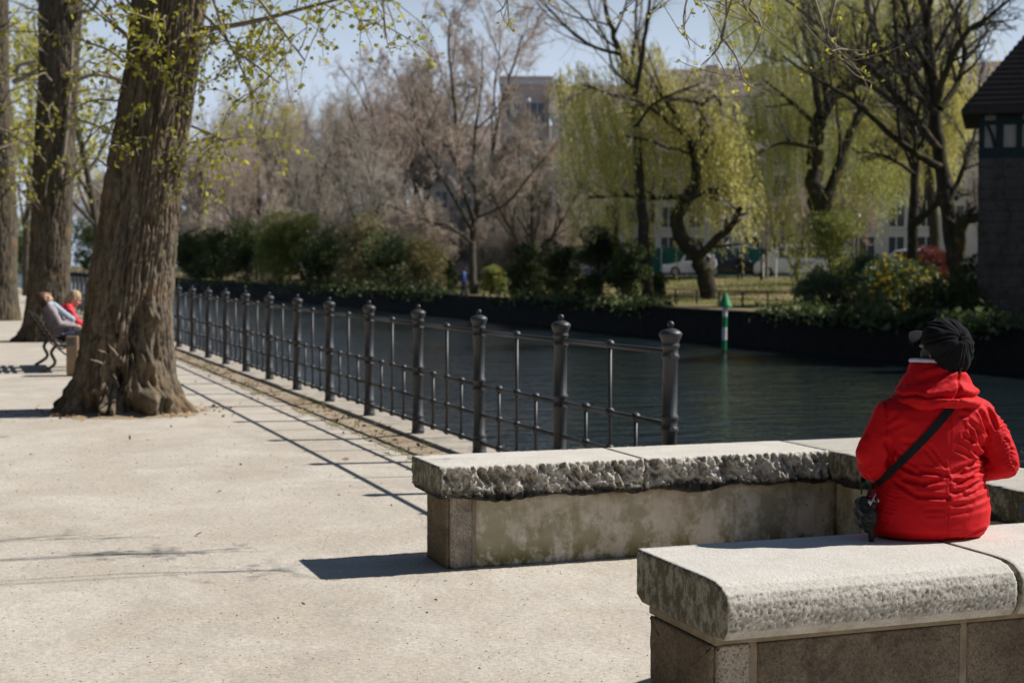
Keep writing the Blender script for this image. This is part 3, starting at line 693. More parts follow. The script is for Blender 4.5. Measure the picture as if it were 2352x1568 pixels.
def tree_meshes(out, name='tree', lo=2):
    a = [l for k in sorted(out) if k < lo for l in out[k]]; b = [l for k in sorted(out) if k >= lo for l in out[k]]
    A = tubes_mesh('trunk', a, 8); A.attributes.new('pit', 'FLOAT', 'POINT')
    B = []
    for nside, ks in ((5, [lo]), (3, [k for k in out if k > lo])):
        ll = [l for k in ks for l in out.get(k, [])]
        if ll: B.append((nside, ll))
    VV = []; FF = []; off = 0
    for nside, ll in B:
        m = tubes_mesh('tmpm', ll, nside); v = np.zeros(len(m.vertices)*3, dtype=np.float32); m.vertices.foreach_get('co', v)
        f = np.zeros(len(m.loops), dtype=np.int32); m.loops.foreach_get('vertex_index', f)
        VV.append(v.reshape(-1, 3)); FF.append(f.reshape(-1, 4)+off); off += len(m.vertices); bpy.data.meshes.remove(m)
    return A, (quads_mesh('branches', np.concatenate(VV), np.concatenate(FF), True) if VV else None)
def newout(): return {0: [], 1: [], 2: [], 3: [], 4: []}
def tree_obj(out, loc, label, cat='tree', group=None, bark='bark_far', twig='twig_brown', lo=2, name='bare_tree'):
    t = empty(name, loc, label=label, cat=cat, group=group)
    A, B = tree_meshes(out, lo=lo); link('trunk', A, t, mats=bark)
    if B: link('branches', B, t, mats=twig)
    return t

# bare woodland trees beyond the far bank: three kinds, copied with own turn and size
kinds = []
for s, (tw, H0, nn) in enumerate((('twig_brown', 14, 9), ('twig_grey', 13, 10), ('twig_pink', 12, 9))):
    r = rs(20+s); K = dict(BARE); K['n'] = [nn+3, 8, 7, 6, 0]; K['rmin'] = 0.016; K['up'] = [.02, .14, .10, .06, .03]
    out = newout(); grow(r, np.array([0., 0, -0.3]), np.array([0.03, 0, 1.]), H0, 0.28, 0, K, out)
    for q in range(2): grow(r, np.array([0., 0, 1.5]), np.array([r.normal()*0.35, r.normal()*0.35, 1.]), H0*0.8, 0.17, 0, K, out)
    A, B = tree_meshes(out); kinds.append((A, B, tw))
r = rs(29); out = newout(); K = dict(BARE); K['n'] = [8, 8, 8, 8, 0]; K['rmin'] = 0.017; K['t0'] = [.08, .1, .1, .1, 0]; K['ang'] = [35, 42, 45, 48, 40]
for q in range(9): grow(r, np.array([r.normal()*.5, r.normal()*.5, -0.2]), np.array([r.normal()*.45, r.normal()*.45, 1.]), 5.5+2*r.rand(), .09, 0, K, out)
A, B = tree_meshes(out); kinds.append((A, B, 'twig_brown'))
def place_bare(kind, px, x, ytop, rz, label):
    y, D = base_at(px, x); A, B, t0 = kinds[kind]; z0 = gz(x)
    sc = ((613-ytop)*D/FP+CZ-z0)/max(v.co.z for v in B.vertices)
    t = empty('bare_tree', (x, y, z0), rz, label=label, cat='tree', group='bare trees of the wood beyond the canal')
    t.scale = (sc, sc, sc); link('trunk', A, t); link('branches', B, t)
    if not A.materials: A.materials.append(MT['bark_far'])
    if not B.materials: B.materials.append(MT[t0])
    return t
WOOD = [(0, 455, 30, 300, 0.3, 'bare brown tree just right of the big trunk, above the dark bushes'),
        (1, 520, 36, 250, 1.9, 'bare grey tree second from the big trunk in the wood'),
        (2, 590, 31, 300, 2.4, 'bare rosy twigged tree behind the yellow leaved tree across the canal'),
        (0, 660, 39, 190, 4.0, 'tall brown bare tree in the middle of the wood'),
        (1, 735, 33, 230, 5.2, 'bare grey tree with pale limbs above the lime green bush'),
        (0, 800, 42, 185, 0.9, 'wide bare brown tree behind the lime green bush'),
        (1, 850, 31.5, 260, 2.2, 'bare grey tree leaning over the brownish bush'),
        (2, 905, 37, 110, 3.3, 'rosy bare tree close on the left of the multi stemmed tree'),
        (0, 970, 44, 60, 1.2, 'dense brown tree behind the left half of the multi stemmed tree'),
        (1, 1030, 48, 130, 5.7, 'grey bare tree half hidden behind the multi stemmed tree'),
        (2, 1180, 40, 330, 2.9, 'low rosy bare tree right of the multi stemmed tree, before the pink house'),
        (0, 1245, 46, 360, 4.4, 'low brown bare tree between the pink house and the left willow'),
        (2, 1300, 36, 440, 0.4, 'small rosy twigged tree at the left foot of the willow'),
        (2, 1830, 44, 400, 1.4, 'rosy twigged small tree between the two large willows'),
        (2, 1960, 46, 380, 3.4, 'rosy bare small tree behind the thick willow trunk'),
        (1, 2275, 40, 230, 2.2, 'grey bare tree between the right hand tree and the half timbered tower'),
        (1, 150, 34, 330, 3.0, 'pale bare tree seen between the two left trunks across the canal'),
        (0, 230, 40, 360, 2.0, 'bare brown tree seen between second and biggest trunks'),
        (1, 490, 60, 215, 4.0, 'far bare tree peeping over the grey tree by the big trunk'),
        (0, 560, 66, 200, 5.0, 'far bare tree over the yellow leaved small tree'),
        (1, 625, 62, 175, 0.7, 'highest far tree left of the middle of the wood'),
        (2, 700, 70, 185, 2.7, 'far rosy tree behind the tall brown middle tree'),
        (0, 765, 66, 180, 3.7, 'far bare tree behind the pale limbed grey tree'),
        (1, 840, 74, 190, 1.3, 'far grey tree behind the wide brown tree'),
        (0, 900, 78, 200, 4.9, 'far brown tree left behind the rosy tree'),
        (2, 1090, 60, 260, 0.2, 'rosy tree low behind the stems of the multi stemmed tree'),
        (3, 450, 31, 430, 0.4, 'low bare thicket at the left end of the wood beside the biggest trunk'),
        (3, 515, 33, 440, 1.4, 'low bare thicket between the two leftmost dark bushes'),
        (3, 575, 32, 425, 2.4, 'low bare thicket under the yellow leaved tree'),
        (3, 640, 34, 430, 3.4, 'low bare thicket above the wide fresh green bush'),
        (3, 700, 34, 425, 4.4, 'low bare thicket just left of the lime green bush'),
        (3, 770, 33, 420, 5.4, 'low bare thicket above the right side of the lime green bush'),
        (3, 835, 32, 410, 0.9, 'low bare thicket above the brownish bush'),
        (3, 890, 33, 420, 1.9, 'low bare thicket above the dark twiggy bush'),
        (3, 950, 34, 430, 2.9, 'low bare thicket left beside the multi stemmed tree'),
        (3, 1010, 40, 440, 3.9, 'low bare thicket behind the left foot of the multi stemmed tree'),
        (3, 1150, 36, 470, 4.9, 'low bare thicket right beside the multi stemmed tree'),
        (3, 1230, 38, 470, 5.9, 'low bare thicket behind the bush cluster below the pink house'),
        (1, 1225, 33, 190, 1.1, 'airy grey bare tree in front of the pink house'),
        (1, 1330, 44, 230, 2.1, 'airy grey bare tree behind the left half of the willow'),
        (0, 380, 50, 230, 0.2, 'far brown tree mostly hidden by the biggest trunk')]
for a in WOOD: place_bare(*a)

def px_tree(name, base_px, xw, limbs, label, K, seed, bark='bark_far', twig='twig_brown', dep=0.9, t0=None, Lr=1.0, leaf=None):
    """a tree whose main limbs follow given sight lines at its own distance; smaller branches grow from them"""
    r = rs(seed); y, D = base_at(base_px, xw); o = np.array([xw, y, gz(xw)]); out = newout(); tips = []
    zs = {}
    for li, (pts, ra, rb, dz) in enumerate(limbs):
        w_ = []
        for i, (px, py) in enumerate(pts):
            w_.append(at(px, py, D+dz*(i/max(1, len(pts)-1)))-o)
        if li == 0: w_[0][2] = -0.25
        P = catmull(w_, 4); n = len(P); wob = r.normal(size=P.shape)*ra*0.10; wob[0] = 0; P = P+wob
        rad = np.linspace(ra, rb, n)*(1.2 if seed in (51, 52) and li else 1.0); L = np.linalg.norm(np.diff(P, axis=0), axis=1).sum()
        out[0].append((P, rad)); sprout(r, list(P), rad, L*Lr, 0, K, out, t0=(0.55 if li == 0 else 0.15) if t0 is None else t0)
    t = tree_obj(out, tuple(o), label, bark=bark, twig=twig, lo=2, name=name)
    return t, o, D, out, r

# multi stemmed tree at the water's edge
K1 = dict(BARE); K1['n'] = [7, 9, 9, 7, 0]; K1['rmin'] = 0.013; K1['up'] = [0.02, 0.12, 0.08, 0.05, 0.02]; K1['lr'] = [0.42, 0.5, 0.5, 0.5, .5]
px_tree('bare_tree', 1090, 28.6, [([(1090, 682), (1085, 600), (1087, 530), (1096, 470), (1110, 420), (1128, 350), (1150, 250), (1180, 150), (1200, 80)], .26, .05, 3),
    ([(1090, 510), (1062, 430), (1050, 330), (1042, 220), (1030, 100), (1035, 40)], .17, .04, -3), ([(1096, 480), (1088, 400), (1092, 300), (1105, 200), (1110, 90)], .15, .04, 2),
    ([(1085, 530), (1040, 450), (1000, 380), (960, 300), (940, 200)], .13, .04, -4), ([(1100, 470), (1150, 420), (1190, 340), (1240, 260)], .10, .03, 3),
    ([(1087, 560), (1030, 520), (960, 500), (890, 470)], .09, .03, -3), ([(1092, 500), (1160, 470), (1220, 400), (1260, 350)], .08, .03, -2),
    ([(1090, 430), (1020, 330), (950, 250), (900, 150)], .10, .03, 3)],
    'tall bare multi stemmed tree with brown twigs on the far bank, left of the willows', K1, 31, twig='twig_pink')
# a small yellow leaved tree left
K2 = dict(BARE); K2['n'] = [7, 6, 5, 4, 0]; K2['lv'] = 4; K2['rmin'] = 0.015
t, o, D, out, r = px_tree('young_tree', 600, 34, [([(600, 520), (596, 430), (590, 360), (600, 280), (620, 210)], .2, .05, 2), ([(598, 440), (640, 360), (655, 290)], .12, .04, 2), ([(594, 420), (560, 350), (540, 280)], .12, .04, -2)],
    'small tree with sparse yellow leaves and dark trunk in the left of the wood', K2, 32)
ends = np.array([l[0][-1] for k in (2, 3) for l in out[k]])
ends = np.repeat(ends, 3, 0)+r.normal(size=(len(ends)*3, 3))*0.22
link('foliage', leaves_mesh('foliage', ends, 0.22, r, 0.7), t, mats='leaf_spring')

# slender dark tree through the left willow
K3 = dict(BARE); K3['n'] = [6, 6, 5, 4, 0]; K3['rmin'] = 0.014; K3['lv'] = 4
px_tree('bare_tree', 1490, 29.6, [([(1490, 692), (1484, 600), (1474, 480), (1466, 380), (1462, 290), (1458, 200), (1430, 130), (1405, 70), (1385, -20), (1370, -140)], .30, .07, 2),
    ([(1460, 215), (1476, 120), (1490, 20), (1500, -90)], .13, .05, -2), ([(1425, 125), (1370, 110), (1320, 80), (1260, 20), (1220, -20)], .09, .04, -2),
    ([(1455, 200), (1410, 160), (1395, 100), (1360, 30), (1340, -60)], .08, .03, 2), ([(1462, 290), (1500, 240), (1560, 210), (1620, 190)], .08, .03, -3)],
    'slender straight dark tree with a bare forked top rising through the left willow', K3, 33, bark='bark_moss')

# ---- willows
def willow(name, label, base_px, xw, limbs, seed, hang, mat='leaf_willow', n=1500, slen=(2.0, 4.5), drift=(0.5, -0.3), bark='bark_moss', lsz=0.17):
    K = dict(BARE); K['lv'] = 4; K['n'] = [7, 6, 4, 0, 0]; K['rmin'] = 0.016; K['lr'] = [0.42, .5, .5, .5, .5]; K['up'] = [0.02, 0.05, 0.02, 0.0, 0]
    t, o, D, out, r = px_tree(name, base_px, xw, limbs, label, K, seed, bark=bark, twig='twig_grey')
    # foliage masses: curtains hanging from hubs that lie along the limbs and around them
    lines = []; LP = []; LD = []
    for (px, py, rx, ry, cnt, L0, L1) in hang:
        c = at(px, py, D)-o; s = D/FP
        for k in range(int(cnt*.88)):
            a = r.rand()*2*pi; q = sqrt(r.rand()); dd = (r.rand()*1.3-0.12)*2*rx*s
            p = c+Rv*rx*s*q*cos(a)+np.array([0, 0, 1])*ry*s*q*sin(a)+Fv*dd
            # strands bunch in tresses
            p = p+nz(r.normal(size=3))*0.05
            L = L0+(L1-L0)*r.rand()**1.5*(1.25 if r.rand() < .15 else 1.0); m = 6; pts = [p]; az = r.rand()*2*pi
            d = np.array([cos(az)*0.5, sin(az)*0.5, 0.25]); wv = mnoise.noise(Vector(p)*0.45)
            for i in range(m):
                d = nz(d*0.45+np.array([drift[0]*(0.3+wv)*0.8, drift[1]*(0.3+wv), -1.0])*(0.75)+r.normal(size=3)*0.05); pts.append(pts[-1]+d*L/m)
            pts = np.array(pts); lines.append((pts, np.linspace(0.010, 0.005, m+1)))
            nl = int(L*10); tt = (np.arange(nl)+r.rand(nl))/nl*m; ii = np.minimum(m-1, tt.astype(int)); ff = (tt-ii)[:, None]
            LP.append(pts[ii]*(1-ff)+pts[ii+1]*ff); LD.append(pts[ii+1]-pts[ii])
    LP = np.concatenate(LP)+r.normal(size=(sum(map(len, LP)), 3))*0.035; LD = np.concatenate(LD); LD /= np.linalg.norm(LD, axis=1)[:, None]
    link('strands', tubes_mesh('strands', lines, 3), t, mats='twig_willow' if 'twig_willow' in MT else 'twig_brown')
    link('foliage', leaves_mesh('foliage', LP, lsz, r, 0.26, LD), t, mats=mat)
    return t
MT['twig_dark'] = simple('dark_twigs', (0.10, 0.085, 0.065), (0.06, 0.052, 0.042), 1, 0.9)
MT['twig_willow'] = simple('willow_shoots', (0.30, 0.27, 0.08), (0.22, 0.20, 0.06), 1, 0.8)
willow('willow_tree', 'yellow green weeping willow with a twisted dark forked trunk leaning at the water edge', 1635, 32.5,
    [([(1635, 700), (1622, 640), (1602, 590), (1568, 550), (1556, 505), (1578, 455), (1600, 400), (1592, 350), (1562, 300), (1548, 250), (1522, 218)], .44, .12, 1),
     ([(1605, 590), (1650, 545), (1680, 520), (1700, 478)], .22, .12, -2), ([(1572, 460), (1620, 440), (1665, 445), (1695, 470)], .20, .08, 2),
     ([(1530, 225), (1590, 232), (1612, 240), (1640, 220), (1658, 242)], .11, .05, -2), ([(1580, 450), (1500, 455), (1430, 450), (1350, 455)], .13, .06, 3),
     ([(1550, 260), (1500, 190), (1470, 130), (1450, 90)], .12, .05, 2), ([(1590, 340), (1640, 260), (1660, 190)], .10, .04, 3), ([(1560, 300), (1480, 240), (1400, 215), (1340, 195)], .11, .04, -2)],
    41, [(1465, 110, 55, 40, 170, 1.5, 5.5), (1520, 190, 160, 60, 300, 1.2, 5.4), (1595, 215, 105, 85, 300, 1.2, 6.4), (1655, 310, 60, 70, 170, 0.8, 4.6), (1335, 170, 70, 35, 170, 1.0, 5.6),
         (1400, 300, 110, 50, 170, 1.5, 4.4), (1480, 340, 100, 60, 110, 0.8, 2.4), (1620, 430, 80, 40, 70, 0.8, 2.4), (1400, 470, 110, 40, 80, 1.0, 2.2)], lsz=0.19)
willow('willow_tree', 'second willow with dark short trunk and low golden branches behind the left willow', 1415, 40,
    [([(1418, 600), (1416, 520), (1418, 440), (1405, 400)], .28, .14, 1), ([(1412, 430), (1380, 380), (1340, 330), (1290, 300)], .13, .04, 2), ([(1412, 420), (1450, 380), (1500, 350)], .12, .04, 2)],
    42, [(1360, 440, 100, 60, 130, 1.0, 3.0), (1330, 340, 70, 50, 70, 1.5, 4.0), (1450, 500, 80, 30, 60, 0.8, 2.0)], mat='leaf_spring', lsz=0.19)
willow('willow_tree', 'large green willow with very thick dark bent trunk arching to the right', 1930, 40,
    [([(1945, 640), (1915, 560), (1888, 500), (1872, 420), (1876, 330), (1884, 270), (1925, 210), (1990, 175), (2060, 165), (2120, 150)], .55, .18, 1),
     ([(1895, 480), (1925, 380), (1960, 290), (2000, 240), (2060, 190)], .28, .12, 2), ([(1884, 270), (1870, 180), (1850, 80), (1840, -60)], .2, .08, 2),
     ([(1990, 175), (2010, 90), (1990, 0), (1980, -120)], .22, .08, -2), ([(1880, 290), (1800, 220), (1750, 180)], .14, .05, 3), ([(1876, 340), (1800, 330), (1740, 350)], .12, .04, -2)],
    43, [(1850, -60, 180, 90, 420, 2.0, 5.0), (1790, 250, 90, 70, 260, 1.6, 4.4), (1900, 90, 150, 80, 330, 1.6, 4.6), (1960, 330, 110, 60, 170, 1.2, 3.6),
         (2040, 60, 120, 90, 240, 1.6, 4.4), (2030, 370, 60, 40, 130, 1.2, 2.8), (1760, 400, 80, 40, 90, 1.2, 3.4), (1850, 480, 110, 60, 120, 1.0, 2.8)], mat='leaf_willow_dk', lsz=0.17)
willow('willow_tree', 'tall golden willow crown filling the sky behind the right hand dark trees', 2160, 62,
    [([(2150, 620), (2140, 450), (2120, 300), (2110, 150), (2100, 0)], .4, .12, 1), ([(2130, 350), (2050, 220), (1980, 100), (1940, -20)], .18, .06, 2), ([(2120, 250), (2200, 120), (2230, 0)], .18, .06, 2)],
    44, [(2000, -40, 150, 90, 480, 3.0, 7.5), (2150, 0, 110, 120, 520, 2.5, 7.0), (2190, 200, 60, 100, 300, 1.5, 5.0), (2060, 200, 110, 90, 380, 2.0, 5.5), (1780, -60, 130, 60, 300, 2.0, 6.5), (2120, 330, 80, 40, 150, 1.0, 4.0), (1900, 200, 100, 80, 200, 2.0, 5.0)], lsz=0.24)
# dark trees at right
K4 = dict(BARE); K4['n'] = [7, 6, 6, 4, 0]; K4['lv'] = 4; K4['rmin'] = 0.014; K4['n'] = [10, 8, 7, 5, 0]; K4['lr'] = [0.42, .5, .5, .5, .5]
px_tree('bare_tree', 2205, 34, [([(2212, 700), (2196, 600), (2180, 500), (2165, 400), (2152, 300), (2145, 200), (2135, 100), (2120, 0), (2100, -150)], .36, .10, 1),
    ([(2160, 385), (2090, 345), (2020, 285), (1950, 225), (1890, 190), (1800, 130)], .13, .03, -2), ([(2158, 345), (2090, 260), (2020, 180), (1940, 110), (1870, 50), (1780, -20)], .12, .03, 2),
    ([(2150, 240), (2170, 170), (2215, 80), (2270, 40), (2330, -10)], .13, .04, -2), ([(2160, 250), (2200, 190), (2215, 130), (2195, 40), (2160, -40)], .11, .04, 2),
    ([(2150, 260), (2080, 190), (2060, 90), (2050, -20)], .11, .04, -1), ([(2178, 470), (2215, 380), (2240, 300), (2250, 200)], .09, .03, 2),
    ([(2206, 590), (2208, 520), (2230, 500), (2262, 495)], .20, .14, -1), ([(2150, 180), (2110, 110), (2070, 40)], .07, .03, 1)],
    'tallest dark bare tree on the right, just left of the half timbered tower', K4, 51, bark='bark_moss', twig='twig_dark')
px_tree('bare_tree', 2095, 37, [([(2092, 620), (2096, 520), (2102, 420), (2106, 340), (2104, 280)], .24, .13, 1), ([(2104, 300), (2060, 240), (1990, 190), (1920, 120), (1850, 60)], .12, .03, 1),
    ([(2098, 515), (2140, 480), (2160, 462), (2200, 455)], .14, .07, -1), ([(2104, 330), (2130, 240), (2125, 130), (2140, 20)], .12, .04, 2), ([(2100, 400), (2040, 360), (1990, 350)], .07, .03, -1)],
    'shorter dark bare tree left of the tallest right hand tree', K4, 52, bark='bark_moss', twig='twig_dark')

# ---- big trees of the path side
def big_tree(loc, sil, label, seed, Hs, burls, detail, lean=(0, 0), crown=True, flare=1.0, shoots=60, reach=1.0):
    """sil: (z, centre offset x', radius) seen across the view; x' is measured along the camera's right"""
    r = rs(seed); zs = np.array([s[0] for s in sil]); cs = np.array([s[1] for s in sil]); rsd = np.array([s[2] for s in sil])
    nt_, nzv = detail; Z = np.concatenate([np.linspace(-0.15, Hs, nzv)]); V = np.zeros((nzv, nt_, 3)); pit = np.zeros((nzv, nt_))
    lob = [(r.rand()*2*pi, 0.5+0.5*r.rand()) for _ in range(5)]
    for i, z in enumerate(Z):
        c = np.interp(z, zs, cs); R_ = np.interp(z, zs, rsd)*0.92-0.012
        fl = exp(-max(z, 0)/0.32)
        for k in range(nt_):
            a = 2*pi*k/nt_
            ang = a; f = 1.0
            for la, lw in lob: f += 0.10*lw*fl*flare*max(0, cos(a-la))**4
            f += 0.05*mnoise.noise(Vector((cos(a)*1.1, sin(a)*1.1, z*0.6+seed)))
            # vertical interlaced ridges
            tw = a+0.12*mnoise.noise(Vector((z*1.1, a*1.5, seed)))
            u = Vector((cos(tw)*8.0, sin(tw)*8.0, z*1.9+seed)); u2 = Vector((cos(tw)*17, sin(tw)*17, z*8.5+seed+9))
            g = min(1.0, abs(mnoise.noise(u))*4.2); g2 = min(1.0, abs(mnoise.noise(u2))*3.4)
            h = 0.62*g+0.38*g2; n3 = mnoise.noise(Vector((cos(tw)*34, sin(tw)*34, z*11+seed)))
            d = (0.060*(0.74*g+0.26*g2-0.6)+0.012*n3)*(0.9+0.6*fl)
            bd = 0.0
            for (ba, bz, bw, bh, bdp) in burls:
                da = (a-ba+pi) % (2*pi)-pi; q = (da*R_/bw)**2+((z-bz)/bh)**2
                if q < 6: bd += bdp*exp(-q)*(1+0.9*mnoise.noise(Vector((cos(a)*6, sin(a)*6, z*6+seed))))
            if burls and z < 1.5:
                lump = mnoise.noise(Vector((cos(a)*5, sin(a)*5, z*6+3*seed)))+0.7*mnoise.noise(Vector((cos(a)*12, sin(a)*12, z*13+seed))); d += 0.075*lump*max(0, 1-z/1.5)*max(0.25, cos(a-vdir))
            rr = R_*f+d+bd
            V[i, k] = (c*R0[0]+rr*cos(a), c*R0[1]+rr*sin(a), z); pit[i, k] = max(0, min(1, 0.85-h*1.5))
    Fq = np.array([(i*nt_+k, i*nt_+(k+1) % nt_, (i+1)*nt_+(k+1) % nt_, (i+1)*nt_+k) for i in range(nzv-1) for k in range(nt_)])
    t = empty('lime_tree', loc, label=label, cat='tree')
    me = quads_mesh('trunk', V.reshape(-1, 3), Fq, True); at_ = me.attributes.new('pit', 'FLOAT', 'POINT'); at_.data.foreach_set('value', pit.ravel().astype(np.float32))
    link('trunk', me, t, mats='bark' if seed == 61 else 'bark_shaded')
    ctop = np.interp(Hs, zs, cs); top = np.array([ctop*R0[0], ctop*R0[1], Hs-0.1]); Rt = np.interp(Hs, zs, rsd)
    K = dict(BARE); K['lv'] = 4; K['n'] = [5, 4, 3, 0, 0]; K['rmin'] = 0.008; K['up'] = [0.05, 0.10, 0.05, 0.0, 0]; K['lr'] = [0.5, .45, .4, .5, .5]; K['ang'] = [30, 38, 45, 45, 40]
    out = newout(); grow(r, top, np.array([0.05, 0, 1.]), 9, Rt*0.9, 0, K, out)
    for q in range(3): a = q*pi*.55+1.8+r.rand()*.4; grow(r, top-np.array([0, 0, 0.4]), np.array([cos(a)*.6, sin(a)*.6, 1.3]), 6.5, Rt*0.5, 0, K, out)
    A, B = tree_meshes(out, lo=1); link('limbs', A, t, mats='bark'); link('branches', B, t, mats='twig_near')
    return t, V, Z, r, out, top
def leafy(t, paths, r, name='foliage', size=0.055, step=0.05, clump=5, mat='leaf_spring'):
    LP = []
    for P in paths:
        P = np.asarray(P); L = np.linalg.norm(np.diff(P, axis=0), axis=1).sum(); n = max(2, int(L/step)); tt = np.linspace(0.15, 1, n)*(len(P)-1)
        for q in tt:
            if r.rand() < 0.3: continue
            i = min(len(P)-2, int(q)); b = P[i]+(P[i+1]-P[i])*(q-i)
            m = r.randint(1, clump+1); LP.append(b+r.normal(size=(m, 3))*size*0.7)
    LP = np.concatenate(LP); link(name, leaves_mesh(name, LP, size, r, 0.75, droop=0.2), t, mats=mat)
def shoot_path(r, p, d, L, droop=0.25, k=6, wob=0.14):
    P = [p]; d = nz(d)
    for i in range(k): d = nz(d+r.normal(size=3)*wob+np.array([0, 0, -droop*(i/k)])); P.append(P[-1]+d*L/k)
    return np.array(P)

# tree 1 : the big foreground trunk
T1D = 16.6; t1c = at(283, 945, T1D); T1 = (float(at(300, 800, T1D)[0]), float(at(300, 800, T1D)[1]), 0.0)
def silz(rows, D, c0):
    o = []
    for (py, xl, xr) in rows:
        z = float(at((xl+xr)/2, py, D)[2]); o.append((z, ((xl+xr)/2-c0)*D/FP, (xr-xl)/2*D/FP))
    return sorted(o)
sil1 = silz([(-200, 334, 514), (0, 306, 486), (150, 291, 465), (300, 262, 443), (400, 240, 430), (500, 226, 421), (600, 206, 411), (700, 190, 403), (800, 176, 402), (860, 165, 405), (900, 158, 414), (950, 150, 424)], T1D, 300)
vdir = atan2(-Fv[1], -Fv[0])  # angle on the trunk that faces the camera
burl1 = [(vdir-0.15, 0.10, 0.15, 0.10, 0.13), (vdir+0.35, 0.12, 0.10, 0.09, -0.20), (vdir+0.62, 0.14, 0.12, 0.12, 0.17), (vdir+0.15, 0.40, 0.09, 0.12, -0.20), (vdir+0.42, 0.70, 0.08, 0.24, -0.22),
         (vdir+0.80, 1.05, 0.13, 0.13, 0.11), (vdir+0.50, 1.05, 0.08, 0.14, -0.16), (vdir+0.95, 0.20, 0.13, 0.14, 0.12), (vdir-0.45, 0.10, 0.12, 0.10, -0.16), (vdir+0.66, 0.55, 0.12, 0.18, 0.12), (vdir+0.95, 0.62, 0.07, 0.10, -0.10),
         (vdir-1.45, 0.0, 0.13, 0.26, 0.20), (vdir+1.4, 0.0, 0.14, 0.14, 0.08), (vdir-0.8, 0.0, 0.12, 0.16, 0.12)]
t1, V1, Z1, r1, out1, top1 = big_tree(T1, sil1, 'biggest foreground tree trunk with furrowed bark and gnarled hollow burls at its foot', 61, 5.6, burl1, (300, 460))
sc1 = []
def trunk_pt(V_, Z_, a, z, nt_):
    i = int(np.clip(np.searchsorted(Z_, z), 0, len(Z_)-1)); k = int((a % (2*pi))/(2*pi)*nt_) % nt_; return V_[i, k]
# epicormic shoots on the side facing the camera
paths = []
for q in range(34):
    a = vdir+(r1.rand()-0.55)*1.7; z = 2.5+r1.rand()*2.4
    p = trunk_pt(V1, Z1, a, z, 300); o_ = np.array([cos(a), sin(a), 0.7*(r1.rand()-0.3)]); paths.append(shoot_path(r1, p-o_*0.03, o_, 0.35+0.75*r1.rand(), 0.35))
for q in range(12):
    a = vdir-1.2+(r1.rand()-0.5)*0.5; z = 3.6+r1.rand()*1.3; p = trunk_pt(V1, Z1, a, z, 300)
    paths.append(shoot_path(r1, p, np.array([cos(a), sin(a), 0.9]), 0.7+0.8*r1.rand(), 0.1))
for q in range(10):
    a = vdir+0.3+(r1.rand()-0.5)*1.0; p = trunk_pt(V1, Z1, a, 0.1+0.6*r1.rand(), 300); paths.append(shoot_path(r1, p, np.array([cos(a), sin(a), 0.8]), 0.15+0.15*r1.rand(), 0.0))
leafy(t1, paths[:46], r1, 'foliage', 0.058, 0.06, 3)
tag(link('shoots', tubes_mesh('shoots', [(p, np.linspace(0.014, 0.004, len(p))) for p in paths], 5), t1, mats='twig_near'), kind='stuff')
# long leafy branches sweeping out over the path at the top of the picture
T1v = np.array(T1); bp = []
def wl(pts, D0, D1): return np.array([at(px, py, D0+(D1-D0)*i/(len(pts)-1))-T1v for i, (px, py) in enumerate(pts)])
mains = [(wl([(455, 70), (560, 55), (680, 25), (800, -10), (900, -60)], 16.3, 14.0), .035), (wl([(470, -40), (600, -60), (720, -50), (800, 0), (830, 60)], 16, 15), .03),
         (wl([(465, 30), (520, 90), (560, 170), (600, 260)], 16.4, 15.5), .02), (wl([(470, -90), (560, -40), (640, 60), (700, 140)], 16.3, 15), .025),
         (wl([(470, -60), (500, 30), (530, 110), (560, 130), (640, 190)], 16.2, 15), .02), (wl([(460, -60), (680, -80), (860, -40), (885, 90)], 16.2, 17.0), .02),
         (wl([(440, 290), (490, 310), (530, 330)], 16.4, 16.1), .014)]
lines = []
for P, ra in mains:
    Q = catmull(P, 4); lines.append((Q, np.linspace(ra, 0.008, len(Q))))
    for c in range(13):
        i = r1.randint(2, len(Q)-1); s = shoot_path(r1, Q[i], np.array([r1.normal()*0.8, r1.normal()*0.8, -0.35+0.4*r1.normal()]), 0.35+0.75*r1.rand(), 0.5); bp.append(s); lines.append((s, np.linspace(0.008, 0.003, len(s))))
        if r1.rand() < 0.6: s2 = shoot_path(r1, s[3], r1.normal(size=3)*0.8, 0.3+0.3*r1.rand(), 0.5); bp.append(s2); lines.append((s2, np.linspace(0.005, 0.003, len(s2))))
link('leafy_boughs', tubes_mesh('leafy_boughs', lines, 5), t1, mats='twig_near')
leafy(t1, bp, r1, 'bough_leaves', 0.055, 0.055, 3)

# tree 2
T2D = 32.0; p2 = at(118, 760, T2D); T2 = (float(p2[0]), float(p2[1]), 0.0)
sil2 = silz([(-300, 115, 200), (0, 95, 200), (200, 92, 188), (400, 78, 175), (600, 66, 166), (700, 58, 162), (760, 48, 160), (790, 45, 160)], T2D, 118)
t2, V2, Z2, r2, out2, top2 = big_tree(T2, sil2, 'second trunk from the left with shade-toned bark and pale shoots, right behind the park bench', 62, 8.6,
    [(vdir-1.2, 0.0, 0.16, 0.2, 0.15), (vdir+0.9, 0, 0.15, 0.2, 0.12), (vdir+0.7, 3.7, 0.16, 0.12, 0.12)], (160, 300))
paths = []
for q in range(60):
    a = vdir+(r2.rand()-0.45)*2.3; z = 2.6+r2.rand()*5.4; p = trunk_pt(V2, Z2, a, z, 160); paths.append(shoot_path(r2, p, np.array([cos(a), sin(a), 1.2*r2.rand()]), 0.5+1.3*r2.rand(), 0.12))
T2v = np.array(T2)
for pts, ra in (([(175, 185), (215, 172), (255, 178), (300, 190)], .05), ([(140, 408), (150, 330), (158, 240), (165, 120), (165, 0)], .045), ([(130, 40), (95, 10), (60, -30)], .04), ([(180, 30), (215, 20), (240, -30)], .14)):
    P = catmull([at(px, py, T2D-0.5)-T2v for px, py in pts], 4); paths.append(P)
